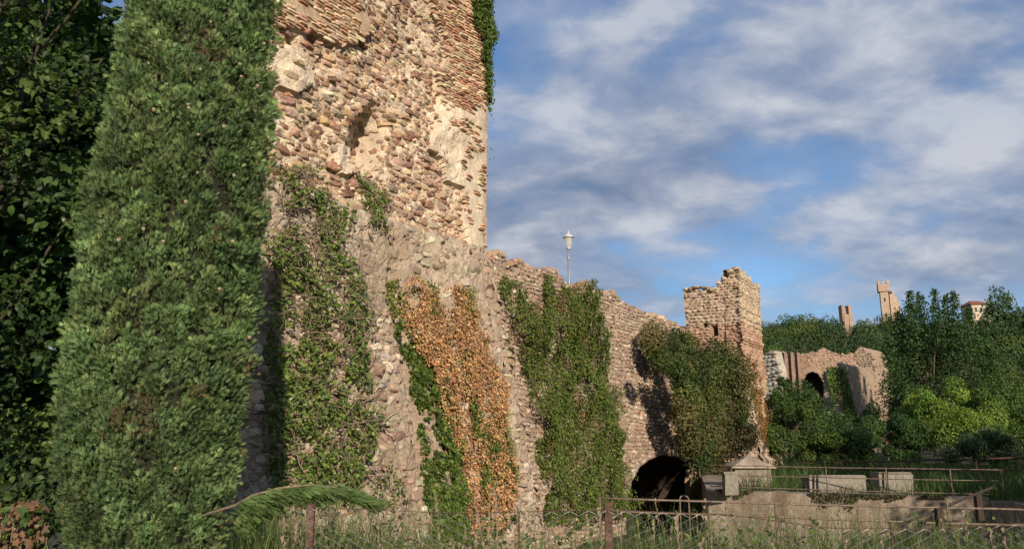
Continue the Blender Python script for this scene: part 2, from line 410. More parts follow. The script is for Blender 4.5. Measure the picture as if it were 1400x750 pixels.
W_BRK = [3, 4, 2, 3, 1]
PAL_TAL = [(.42, .32, .23), (.35, .26, .19), (.48, .40, .30), (.38, .25, .18), (.30, .22, .165), (.55, .47, .36)]
W_TAL = [4, 3, 3, 2, 2, 1.5]
def pack(u0, u1, z0, z1, hr, wr, seed, wave=0.12, gap=0.015, jit=.1):
    """courses of stones: returns arrays u, z, w, h"""
    g = np.random.default_rng(seed); out_ = []; z = z0
    while z < z1:
        h = g.uniform(*hr); u = u0 - g.uniform(0, .3)
        while u < u1:
            w = h * g.uniform(*wr); hh = h * g.uniform(.72, 1.15)
            out_.append((u + w / 2, z + h / 2 + g.normal(0, h * jit), w - gap, hh - gap)); u += w
        z += h
    a = np.array(out_); a[:, 1] += wave * (fbm(a[:, 0] * .35, a[:, 1] * .35, s=seed) - .5) * 2
    return a
class Face:
    """a masonry face: point(u,z), outward normal nv, along-vector uv"""
    def __init__(s, point, uv, nv): s.point, s.uv, s.nv = point, uv, nv
    def frame(s, u, z):
        e = 0.02; Pu = s.point(u + e, z) - s.point(u - e, z); Pz = s.point(u, z + e) - s.point(u, z - e)
        Z = nrm(np.cross(Pu, Pz)); Z = Z * np.sign((Z * s.nv).sum(-1, keepdims=True)); return Z
    def grid(s, ua, ub, z0, ztop, nu, nz, hole=None):
        """ua, ub: functions of z; ztop: function of u-fraction position u"""
        a = np.linspace(0, 1, nu)[None]; b = np.linspace(0, 1, nz)[:, None]
        zg = z0 + (ztop(ua(0) + (ub(0) - ua(0)) * a) - z0) * b; ug = ua(zg) + (ub(zg) - ua(zg)) * a
        return ug, zg
def gridF(nu, nz, flip=False):
    i = (np.arange(nz - 1)[:, None] * nu + np.arange(nu - 1)[None]).ravel()
    F = np.stack([i, i + 1, i + nu + 1, i + nu], 1); return F[:, ::-1] if flip else F
def emit_stones(face, a, prot, pal, w, templates, name, parent, single_max=0, mat_all=None, mat_one=None, kind_name='stone', hide=None, sink=0.6, rolls=.10, tint=None, sinkd=0.0, zj=.09):
    n = len(a); u, z, ww, hh = a.T
    P = face.point(u, z); Z = face.frame(u, z)
    Z = nrm(Z + RNG.normal(0, zj, (n, 3))); X = np.broadcast_to(face.uv, (n, 3)) + UP * RNG.normal(0, rolls, (n, 1))
    X = nrm(X - (X * Z).sum(1, keepdims=True) * Z); Y = np.cross(Z, X)
    sgn = np.sign(Y[:, 2:3]); Y = Y * sgn; X = X * sgn      # right-handed, Y upwards
    pr = prot if isinstance(prot, np.ndarray) else RNG.uniform(prot[0], prot[1], n)
    cols = pick(pal, n, w, .16)
    if tint is not None: cols = cols * tint(u, z)
    px, py, dep = project(P); area = ww * hh * np.clip(-(Z * nrm(P - np.array([0, 0, EYE]))).sum(1), 0, 1) / dep ** 2
    vis = (px > 0) & (px < 1400) & (py > 0) & (py < 750) & (dep > 0)
    if hide is not None: vis &= ~hide(px, py)
    ids = np.zeros(n, bool)
    P = P - Z * RNG.uniform(0, sinkd, n)[:, None]
    if single_max:
        order = np.argsort(-area * vis)[:single_max]; ids[order[vis[order]]] = True
        meshes = {}
        for q in np.nonzero(ids)[0]:
            k = int(RNG.integers(len(templates)))
            if k not in meshes: meshes[k] = make_mesh(kind_name, templates[k][0], templates[k][1], [mat_one], smooth=False)
            o = bpy.data.objects.new(kind_name, meshes[k]); C.objects.link(o); o.parent = parent
            M = Matrix.Identity(4)
            for c_, (ax, s_) in enumerate(((X[q], ww[q] / 2), (Y[q], hh[q] / 2), (Z[q], pr[q]))):
                for r_ in range(3): M[r_][c_] = ax[r_] * s_
            M.translation = Vector(P[q]); o.matrix_basis = M; o.color = (*cols[q], 1)
    G = Geo(); rest = np.nonzero(~ids)[0]; tid = RNG.integers(0, len(templates), n)
    for k in range(len(templates)):
        s_ = rest[tid[rest] == k]
        if not len(s_): continue
        Vv, Ff, cc = scatter(*templates[k], P[s_], X[s_], Y[s_], Z[s_], np.stack([ww[s_] / 2, hh[s_] / 2, pr[s_]], 1), cols[s_])
        G.add(Vv, Ff, cc)
    if not G.V: return None
    o = obj(name, G.mesh(name, mat_all), parent); o['kind'] = 'stuff'
    return o

# ------------------------------------------------------------------ near tower
CYP = poly([(150, 0), (75, 300), (58, 640), (110, 760), (335, 760), (352, 560), (375, 300), (384, 0)])
ZT = 6.8                                      # talus top
T0, T1 = 9.2, 18.0
CAV = (wall_tz(512, 190, LT)); HOLE1 = wall_tz(406, 53, LT); HOLE2 = wall_tz(437, 52, LT); HOLE3 = wall_tz(630, 322, LT)
LEDGE = wall_tz(596, 345, LT)
def tz_pix(t, z): x, y, _ = project(wpt(t, z, 0, LT)); return x, y
BRICK_A = poly([(330, -300), (505, -300), (480, -60), (500, 0), (515, 45), (470, 62), (425, 42), (385, 35), (340, 30)])
BRICK_B = poly([(575, -300), (700, -300), (680, 100), (672, 345), (645, 345), (632, 215), (640, 165), (612, 130), (612, 95), (630, 62), (605, 20), (590, -40)])
PLAST_A = poly([(370, 55), (402, 62), (425, 85), (432, 112), (410, 128), (384, 118), (370, 90)])
PLAST_B = poly([(612, 128), (636, 150), (668, 140), (668, 345), (640, 345), (636, 300), (642, 262), (612, 246), (606, 215), (590, 205), (600, 175)])
PLAST_C = poly([(466, 195), (492, 205), (500, 235), (470, 240), (455, 225)])
def batter(z): return 0.15 * np.maximum(ZT - np.asarray(z, float), 0)
def t_edge(z): return T1 + 0.105 * np.maximum(ZT - np.asarray(z, float), 0) + .0 * np.asarray(z, float)
def zone(t, z):
    x, y = tz_pix(t, z)
    br = inside(BRICK_A, x, y) | inside(BRICK_B, x, y)
    pl = inside(PLAST_A, x, y) | inside(PLAST_B, x, y) | inside(PLAST_C, x, y)
    return br, pl
def tower_off(t, z):
    t = np.asarray(t, float); z = np.asarray(z, float)
    br, pl = zone(t, z)
    up = sm(z, ZT - .25, ZT + .15)
    o = np.where(br, -.04, np.where(pl, -.03, -.20)) * 1.0 + ((fbm(t * 1.3, z * 1.3, s=11) - .5) * .30 + (fbm(t * 6, z * 6, s=12) - .5) * .10) * np.where(br, .25, 1.0)
    d = np.hypot((t - CAV[0] - .25 * (z - CAV[1])) / .62, (z - CAV[1]) / 1.05)
    o = o - .75 * (1 - sm(d, .55, 1.1))
    # shallow erosion bowl over the middle of the face
    o = o - .22 * (1 - sm(np.hypot((t - 15.2) / 2.2, (z - 12.2) / 2.2), .5, 1.2))
    tal = batter(z) + (fbm(t * .9, z * .5, s=13) - .5) * .34 + (fbm(t * 9, z * 8, s=14) - .5) * .13 - .06 * sm(fbm(t * 9, z * 7, s=15), .60, .66)
    # upright breaks in the talus render
    tal = tal + .20 * sm(t + .10 * (z - 4), LEDGE[0] - .10, LEDGE[0] + .12) - .14 * sm(t + .06 * (z - 4), 17.2, 17.35)
    tal = tal - .35 * np.exp(-((t - 14.2 + .12 * (z - 2)) / .22) ** 2) * sm(6 - z, 0, 1.2)
    o = o * up + tal * (1 - up)
    for (ht, hz), rr, dd in ((HOLE1, .17, .6), (HOLE2, .15, .6), (HOLE3, .09, .5)):
        o = o - dd * (1 - sm(np.hypot(t - ht, z - hz), rr * .7, rr))
    edge = sm(t_edge(z) - t, 0.0, .35)
    return o - .06 * (1 - edge)
def tower_pt(t, z): return wpt(t, z, tower_off(t, z), LT)
TF = Face(tower_pt, D_, N_)
tower = thing('ruined_tower', 'tall ruined stone tower with brick corner and eroded rubble face beside the cypress', 'tower', loc=(0, 0, 0))
nu, nz = 200, 340
z0, ztop = -2.6, 16.5
zg = np.linspace(z0, ztop, nz)[:, None] * np.ones((1, nu)); ug = T0 + (t_edge(zg) - T0) * np.linspace(0, 1, nu)[None]
P = tower_pt(ug, zg).reshape(-1, 3)
br, pl = zone(ug, zg); tal = zg < ZT + .3 * (fbm(ug, zg, s=3) - .5)
crem = np.array([.80, .67, .49]); rubm = np.array([.74, .60, .43]); talc = np.array([.52, .43, .32]); brm = np.array([.56, .42, .28]); dirt = np.array([.27, .19, .13])
col = np.where(pl[..., None], crem, np.where(br[..., None], brm, rubm))
pn = sm(fbm(ug * .8, zg * .8, s=21), .5, .6)[..., None]; col = np.where((~br & ~pl)[..., None], col * (1 - pn) + crem * .95 * pn, col)
tn = sm(fbm(ug * .7, zg * .4, s=22), .42, .62)[..., None]; col = np.where(tal[..., None], talc * (1 - tn * .45) + dirt * tn * .45, col)
G = Geo(); G.add(P, gridF(nu, nz), col.reshape(-1, 3))
# right and left returns, back and top
def side(tfun, s_):
    zs = np.linspace(z0, ztop, 120)[:, None] * np.ones((1, 30)); k = np.linspace(0, 1, 30)[None]
    tt = tfun(zs); of = tower_off(tt, zs); oo = of * (1 - k) + (-3.4) * k
    ttw = tt + s_ * (.10 * (fbm(oo * 1.5, zs * 1.5, s=31) - .5)) * sm(k, 0, .06)
    return wpt(ttw, zs, oo, LT).reshape(-1, 3)
G.add(side(t_edge, 1), gridF(30, 120), rubm); G.add(side(lambda z: T0 + 0 * z, -1), gridF(30, 120, True), rubm)
V, F = box((T0, 0, ztop - .5), (T1 - .02, 1, ztop)); V = D_ * V[:, :1] - N_ * (LT + .3 + V[:, 1:2] * 3.0) + UP * V[:, 2:]; G.add(V, F, rubm)
V, F = box((T0, 3.2, z0), (T1, 3.4, ztop)); V = D_ * V[:, :1] - N_ * (LT + V[:, 1:2]) + UP * V[:, 2:]; G.add(V, F, rubm)
obj('masonry_core', G.mesh('masonry_core', M_MORTAR, False), tower)
IVYNEAR = poly([(535, 400), (560, 372), (600, 385), (640, 400), (668, 470), (680, 540), (697, 720), (650, 740), (600, 740), (575, 620), (560, 520), (540, 450)])
hidden = lambda x, y: inside(CYP, x, y) | inside(IVYNEAR, x, y) | (y > 735)
# rubble
a = np.concatenate([pack(T0, T1, ZT - .1, 16.4, (.10, .21), (.95, 2.5), 41, gap=.004), pack(T0, T1, ZT - .1, 16.4, (.07, .13), (.9, 2.2), 46, gap=.01)]); filler = np.arange(len(a)) > 0; filler = a[:, 3] < .085
br, pl = zone(a[:, 0], a[:, 1]); nn = fbm(a[:, 0] * .9, a[:, 1] * .9, s=21)
dh = np.minimum(np.minimum(np.hypot(a[:, 0] - HOLE1[0], a[:, 1] - HOLE1[1]), np.hypot(a[:, 0] - HOLE2[0], a[:, 1] - HOLE2[1])), np.hypot(a[:, 0] - HOLE3[0], a[:, 1] - HOLE3[1]) + .08)
keep = ~br & (~pl | (RNG.random(len(a)) < .22)) & (dh > .2) & (a[:, 0] < T1 - .12) & ~((nn > .62) & (RNG.random(len(a)) < .4))
a = a[keep]; pl = pl[keep]
prot = RNG.uniform(.04, .105, len(a)); prot[a[:, 3] < .11] *= .6; prot[pl] = RNG.uniform(.015, .04, pl.sum()); big = RNG.random(len(a)) < .04; prot[big] += .07
emit_stones(TF, a, prot, PAL_RUB, W_RUB, STONES, 'rubble_facing', tower, 300, M_STONE, M_STONE_O, 'stone', hidden, sinkd=.07)
# thin brick courses
a = pack(T0, T1 + .12, ZT - 1.0, 16.4, (.072, .084), (3.0, 4.6), 42, wave=.05, gap=.010, jit=.01)
a[:, 0] += 0; br, pl = zone(np.minimum(a[:, 0], T1 - .02), a[:, 1])
x_, y_ = tz_pix(a[:, 0], a[:, 1]); inplast = inside(PLAST_B, x_, y_)
rag = vnoise(a[:, 0] * 3, a[:, 1] * 3, s=8)
keep = ((br & ~(inplast & (rag > .35))) | (inplast & (rag > .80))) & (a[:, 0] + a[:, 2] / 2 < T1 + .035 * rag) & ((rag > .16) | inplast)
keep &= ~((np.random.default_rng(2).random(len(a)) < .04))
a = a[keep]
emit_stones(TF, a, (.03, .075), PAL_BRK, W_BRK, BRICKS, 'brick_facing', tower, 300, M_STONE, M_STONE_O, 'brick', hidden, rolls=.015, zj=.03)
# bricks on the return at the corner, so the edge stays toothed from the side too
RF = Face(lambda u, z: wpt(t_edge(z) - .03, z, -u, LT), -N_, D_)
a = pack(.0, 3.4, ZT - 1.4, 16.4, (.078, .092), (2.6, 3.6), 43, wave=.03, gap=.02, jit=.02)
a = a[a[:, 0] > .16]; emit_stones(RF, a, (.005, .03), PAL_BRK, W_BRK, CHEAP, 'corner_brick_facing', tower, 0, M_STONE, rolls=.03)
# talus: sparse stones under worn render, dense cobbles low on both sides
a = pack(T0, T1 + 1.2, -2.5, ZT - .1, (.11, .27), (.95, 1.9), 44, wave=.15, gap=.006)
x_, y_, _ = project(tower_pt(a[:, 0], a[:, 1]))
dense = sm(x_, 560, 520) * sm(y_, 400, 470); dense = np.maximum(dense, sm(y_, 430, 560) * (x_ > 640)); dense = np.maximum(dense, sm(y_, 600, 660))
nn = fbm(a[:, 0] * .8, a[:, 1] * .8, s=51)
keep = (a[:, 0] < t_edge(a[:, 1]) - .1) & (RNG.random(len(a)) < np.clip(.70 + .5 * dense + 1.5 * (nn - .5), 0, 1)) & (np.hypot(a[:, 0] - HOLE3[0], a[:, 1] - HOLE3[1]) > .25)
a = a[keep]; dense = dense[keep]
prot = RNG.uniform(.004, .035, len(a)) + dense * RNG.uniform(.01, .09, len(a)) * (np.random.default_rng(1).random(len(a)) < .7)
emit_stones(TF, a, prot, PAL_TAL, W_TAL, STONES, 'talus_facing', tower, 300, M_STONE, M_STONE_O, 'talus_stone', hidden, sinkd=.03)
RF2 = Face(lambda u, z: wpt(t_edge(z) - .03, z, batter(z) - u, LT), -N_, D_)
a = pack(.0, 4.0, -2.5, ZT - 1.3, (.14, .30), (.95, 1.9), 45)
emit_stones(RF2, a, (.02, .08), PAL_TAL, W_TAL, CHEAP, 'return_facing', tower, 0, M_STONE)

# ------------------------------------------------------------------ curtain wall (fortified dam)
prof_px = [(640, 345), (667, 348), (685, 350), (702, 357), (712, 360), (724, 368), (737, 374), (761, 374), (768, 383), (773, 394), (789, 393), (802, 389), (813, 394), (819, 408), (823, 403), (841, 403), (849, 413), (854, 421), (866, 420), (875, 424), (882, 429), (893, 431), (906, 439), (918, 442), (927, 446), (945, 450)]
pt_ = np.array([wall_tz(x, y, LC) for x, y in prof_px]); o_ = np.argsort(pt_[:, 0]); pt_ = pt_[o_]
TC0, TC1 = 16.0, 44.0
def curtain_top(t): return np.interp(t, pt_[:, 0], pt_[:, 1]) + .28 * (vnoise(np.asarray(t) * 1.3, 0, s=61) - .5) + .28 * (vnoise(np.asarray(t) * 4, 0, s=62) - .5)
AT, AZ0 = (wall_tz(846, 650, LC - .4)[0] + 43.0) / 2, -2.6; AW = 43.0 - AT; AH = wall_tz(903, 622, LC - .3)[1] - AZ0
def curtain_off(t, z): return .10 * np.maximum(4.5 - z, 0) + (fbm(t * .8, z * .8, s=63) - .5) * .22 + (fbm(t * 4, z * 4, s=64) - .5) * .10
def curtain_pt(t, z): return wpt(t, z, curtain_off(t, z), LC)
CFc = Face(curtain_pt, D_, N_)
curtain = thing('curtain_wall', 'long rubble curtain wall with ragged crest and dark arch at its foot', 'wall')
nu, nz = 340, 110
tg = np.linspace(TC0, TC1, nu)[None] * np.ones((nz, 1)); zt_ = curtain_top(tg); zg = -2.6 + (zt_ + 2.6) * np.linspace(0, 1, nz)[:, None]
rr = np.abs((tg - AT) / AW) ** 2.2 + np.abs(np.maximum(zg - AZ0, 0) / AH) ** 2.2
# vertices just inside the arch are pushed onto its edge
k = np.where((rr < 1), rr ** (-1 / 2.2), 1); near = (rr < 1) & (rr > .86)
t2 = np.where(near, AT + (tg - AT) * k, tg); z2 = np.where(near, AZ0 + (zg - AZ0) * k, zg)
P = curtain_pt(t2, z2).reshape(-1, 3); F = gridF(nu, nz); Fi = (rr < .9).reshape(-1)[F].any(1); F = F[~Fi]
curc = np.array([.47, .355, .25]); cn = sm(fbm(tg * .3, zg * .3, s=65), .35, .65)[..., None]; col = (curc * cn + np.array([.38, .27, .19]) * (1 - cn)).reshape(-1, 3)
G = Geo(); G.add(P, F, col)
tg = np.linspace(TC0, TC1, nu)[None] * np.ones((24, 1)); kk = np.linspace(0, 1, 24)[:, None]; zt_ = curtain_top(tg)
zz_ = zt_ - 1.1 * sm(kk, .12, .16) + .10 * (fbm(tg * 2, kk * 12, s=66) - .5) * np.minimum(1, kk * 20); oo = curtain_off(tg, zt_) * (1 - kk) - 9.0 * kk
G.add(wpt(tg, zz_, oo, LC).reshape(-1, 3), gridF(nu, 24), curc)
V, F = box((TC0, 8.9, -2.6), (TC1, 9.1, 5)); V = D_ * V[:, :1] - N_ * (LC + V[:, 1:2]) + UP * V[:, 2:]; G.add(V, F, curc)
obj('masonry_core', G.mesh('masonry_core', M_MORTAR_FAR, True), curtain)
# the vaulted passage
th = np.linspace(0, math.pi, 40)[None] * np.ones((16, 1)); kk = np.linspace(0, 1, 16)[:, None]
ca, sa = np.cos(th), np.sin(th); e = 2 / 2.2
tv = AT + AW * np.sign(ca) * np.abs(ca) ** e * 1.0; zv = AZ0 + AH * np.abs(sa) ** e
of = curtain_off(tv, zv) * (1 - kk) - 9.0 * kk + .04 * (1 - kk)
G = Geo(); G.add(wpt(tv, zv, of, LC).reshape(-1, 3), gridF(40, 16), (.06, .048, .036))  # vault colour darkened to stand for the shade inside
V = np.concatenate([wpt(tv[0], zv[0], -8.7, LC), wpt(np.array([AT]), np.array([AZ0]), np.array([-8.7]), LC)]); G.add(V, np.array([(i, i + 1, 40) for i in range(39)]), (.035, .03, .024))  # end wall darker still, deep shade put into its colour
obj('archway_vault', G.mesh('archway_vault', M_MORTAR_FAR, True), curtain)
ACURT = poly([(672, 385), (700, 372), (760, 375), (805, 392), (835, 480), (858, 690), (745, 720), (700, 500)])
def in_arch(t, z, g=1.0): return (np.abs((t - AT) / AW) ** 2.2 + np.abs(np.maximum(z - AZ0, 0) / AH) ** 2.2 < g) | (z < AZ0)
a = pack(18, TC1 - 2, -2.5, 11, (.13, .24), (.9, 1.9), 71, wave=.2)
ct = curtain_top(a[:, 0]); a = a[(a[:, 1] < ct + .07) & ~in_arch(a[:, 0], a[:, 1], 1.06)]
PAL_CUR = [(.46, .355, .265), (.38, .285, .215), (.53, .44, .34), (.41, .29, .225), (.31, .235, .175), (.60, .52, .41)]
hidc = lambda x, y: inside(ACURT, x, y) | (x < 672) | (x > 900)
emit_stones(CFc, a, (.03, .12), PAL_CUR, [4, 3, 3, 3, 1.6, 2], CHEAP, 'rubble_facing', curtain, 0, M_STONE_FAR)
# crest stones: the biggest ones on the broken edge are single pieces
a2 = pack(18.2, TC1 - 2.5, 0, .3, (.26, .30), (1.0, 2.0), 72); a2 = a2[a2[:, 1] < .35]
a2[:, 1] = curtain_top(a2[:, 0]) + RNG.uniform(-.12, .06, len(a2))
CF2 = Face(lambda u, z: wpt(u, z, curtain_off(u, z) - .12, LC), D_, N_)
emit_stones(CF2, a2, (.12, .26), [(.42, .27, .18), (.50, .37, .26), (.36, .22, .15)], [1, 1, 1], STONES, 'crest_facing', curtain, 120, M_STONE_FAR, M_STONE_O, 'crest_stone', None, rolls=.2)
# arch ring
ths = np.linspace(.25, math.pi - .05, 34); G = Geo()
for i, q in enumerate(ths):
    c_, s_ = math.cos(q), math.sin(q); tt = AT + (AW + .16) * math.copysign(abs(c_) ** e, c_); z_ = AZ0 + (AH + .16) * abs(s_) ** e
    nx_, nz_ = c_ / AW, s_ / AH; l_ = math.hypot(nx_, nz_); nx_ /= l_; nz_ /= l_
    P0 = curtain_pt(np.array(tt), np.array(z_)); X = D_ * -nz_ + UP * nx_; Y = D_ * nx_ + UP * nz_
    V, F = STONES[i % 18]; G.add(P0 + V[:, :1] * X * .17 + V[:, 1:2] * Y * .2 + V[:, 2:] * N_ * .05, F, pick(PAL_CUR, 1)[0])
obj('arch_ring', G.mesh('arch_ring', M_STONE_FAR), curtain)

# ------------------------------------------------------------------ far tower on the wall
ft = thing('square_tower', 'broken square tower with small dark window rising at the end of the curtain wall', 'tower')
def solve(px, lat): return wall_tz(px, 450, lat)[0]
FT_T0 = solve(937, LC); FT_O = None
for o_try in np.arange(2, 5, .02):
    x_, y_, _ = project(wpt(FT_T0, 8, o_try, LC))
    if x_ >= 1014: FT_O = o_try; break
FT_T1 = solve(1041, LC - FT_O)
def zat(t, o, y):                 # height at wall coords (t,o) that shows at photo row y
    P0 = wpt(t, 0, o, LC); lo, hi = -5, 40
    for _ in range(40):
        md = (lo + hi) / 2; yy = project(P0 + UP * md)[1]
        if yy > y: lo = md
        else: hi = md
    return lo
zf1 = [zat(FT_T0, FT_O * k, y) for k, y in ((0, 396), (.08, 393), (.6, 393), (.66, 384), (.78, 380), (.84, 371), (1, 369))]
def top1(o): return np.interp(o / FT_O, [0, .08, .6, .66, .78, .84, 1], zf1) + .5 * (vnoise(np.asarray(o) * 3, 0, s=81) - .5)
zf2 = [zat(FT_T0 + (FT_T1 - FT_T0) * k, FT_O, y) for k, y in ((0, 369), (.15, 371), (.4, 380), (.7, 388), (1, 392))]
def top2(t): return np.interp((t - FT_T0) / (FT_T1 - FT_T0), [0, .15, .4, .7, 1], zf2) + .5 * (vnoise(np.asarray(t) * 3, 0, s=82) - .5)
zw = zat(FT_T0, FT_O * .48, 452); zw2 = zat(FT_T0, FT_O * .34, 444); BZ = 5.0
def f1_off(o, z):
    w = .20 * np.maximum(BZ - z, 0) + (fbm(o, z, 3.3, s=83) - .5) * .18 + (fbm(o * 4, z * 4, s=84) - .5) * .12 - .22 * sm(z, 9, 6.5) * sm(z, 5, 6.5)
    for oc, zc, rw, rh in ((FT_O * .52, zw, .17, .26), (FT_O * .35, zw2, .11, .1)):
        w = w - .7 * (np.maximum(np.abs(o - oc) / rw, np.abs(z - zc) / rh) < 1)
    return w
def ftj(z): return .20 * (vnoise(np.asarray(z) * 2.3, 0, s=88) - .5) + .12 * (vnoise(np.asarray(z) * 6, 0, s=89) - .5)
def f1_pt(o, z): o, z = np.broadcast_arrays(np.asarray(o, float), np.asarray(z, float)); return wpt(FT_T0, z, o + ftj(z) * (o / FT_O) ** 4 + .17 * np.maximum(BZ - z, 0) * (o / FT_O), LC) - D_ * f1_off(o, z)[..., None]
def f2_pt(t, z): t, z = np.broadcast_arrays(np.asarray(t, float), np.asarray(z, float)); return wpt(t + .10 * np.maximum(BZ - z, 0) * ((t - FT_T0) / (FT_T1 - FT_T0) * 2 - 1) , z, FT_O + ftj(z) + .17 * np.maximum(BZ - z, 0) + (fbm(t * 3, z * 3, s=85) - .5) * .10, LC)
G = Geo()
cl = np.array([.54, .41, .28]); rd = np.array([.45, .30, .21]); pale = np.array([.68, .56, .39])
def fcol(z, f2=False):
    q = sm(z, 8.2, 7.2) * sm(z, 3, 5) ; base = (pale if f2 else cl); return base * (1 - q[..., None]) + rd * q[..., None]
og = np.linspace(0, FT_O, 60)[None] * np.ones((150, 1)); zg = -2.5 + (top1(og) + 2.5) * np.linspace(0, 1, 150)[:, None]
G.add(f1_pt(og, zg).reshape(-1, 3), gridF(60, 150), fcol(zg).reshape(-1, 3))
tg = np.linspace(FT_T0, FT_T1, 60)[None] * np.ones((150, 1)); zg = -2.5 + (top2(tg) + 2.5) * np.linspace(0, 1, 150)[:, None]
G.add(f2_pt(tg, zg).reshape(-1, 3), gridF(60, 150), fcol(zg, True).reshape(-1, 3))
# inner faces and far return
def flat(Pa, Pb, Pc, Pd): G.add(np.array([Pa, Pb, Pc, Pd]), np.array([(0, 1, 2, 3)]), cl)
og = np.linspace(0, FT_O, 60)[None] * np.ones((30, 1)); kk = np.linspace(0, 1, 30)[:, None]
G.add((f1_pt(og, top1(og)) * (1 - kk[..., None]) + (f1_pt(og, top1(og)) + D_ * .9) * kk[..., None] + UP * (.15 * (fbm(og * 3, kk * 4, s=86) - .5) * kk)[..., None]).reshape(-1, 3), gridF(60, 30), cl)
G.add((f1_pt(og, top1(og)) + D_ * .9 - UP * 7 * kk[..., None]).reshape(-1, 3), gridF(60, 30), cl)
tg = np.linspace(FT_T0, FT_T1, 60)[None] * np.ones((30, 1))
G.add((f2_pt(tg, top2(tg)) - N_ * .9 * kk[..., None]).reshape(-1, 3), gridF(60, 30), pale)
G.add((f2_pt(tg, top2(tg)) - N_ * .9 - UP * 7 * kk[..., None]).reshape(-1, 3), gridF(60, 30), cl)
oo = np.linspace(FT_O, 0, 30)[None] * np.ones((60, 1)); zg = -2.5 + (top2(FT_T1) - 1.2 * (1 - oo / FT_O) + 2.5) * np.linspace(0, 1, 60)[:, None]
G.add(wpt(FT_T1 + .10 * np.maximum(BZ - zg, 0), zg, oo + .17 * np.maximum(BZ - zg, 0) * (oo / FT_O), LC).reshape(-1, 3), gridF(30, 60), cl)
obj('masonry_core', G.mesh('masonry_core', M_MORTAR_FAR), ft)
F1 = Face(f1_pt, N_, -D_); F2 = Face(f2_pt, D_, N_)
a = pack(0, FT_O, -2.4, 13, (.12, .22), (1.0, 2.2), 91); a = a[(a[:, 1] < top1(a[:, 0]) + .05) & (a[:, 0] > .03) & (a[:, 0] < FT_O - .03)]
a = a[~((np.abs(a[:, 0] - FT_O * .52) < .26) & (np.abs(a[:, 1] - zw) < .34)) & ~((np.abs(a[:, 0] - FT_O * .35) < .2) & (np.abs(a[:, 1] - zw2) < .2))]
redt = lambda u, z: 1 - sm(z, 8.0, 7.3)[:, None] * sm(z, 4, 5.5)[:, None] * np.array([.06, .24, .30])
emit_stones(F1, a, (.04, .15), PAL_CUR, [4, 2, 4, 2, 1, 3], CHEAP, 'rubble_facing', ft, 0, M_STONE_FAR, tint=redt)
a = pack(FT_T0, FT_T1, -2.4, 13, (.09, .16), (1.6, 3), 92, wave=.05); a = a[(a[:, 1] < top2(a[:, 0]) + .05)]
emit_stones(F2, a, (.02, .06), [(.62, .5, .34), (.54, .41, .27), (.66, .56, .42), (.46, .29, .19)], [4, 3, 3, 1], CHEAP, 'side_facing', ft, 0, M_STONE_FAR, tint=redt)
a2 = pack(.1, FT_O, 0, .2, (.2, .24), (1, 2), 93); a2 = a2[a2[:, 1] < .3]; a2[:, 1] = top1(a2[:, 0]) + RNG.uniform(-.1, .08, len(a2))
emit_stones(F1, a2, (.12, .25), PAL_CUR, None, STONES, 'crest_facing', ft, 0, M_STONE_FAR, rolls=.2)

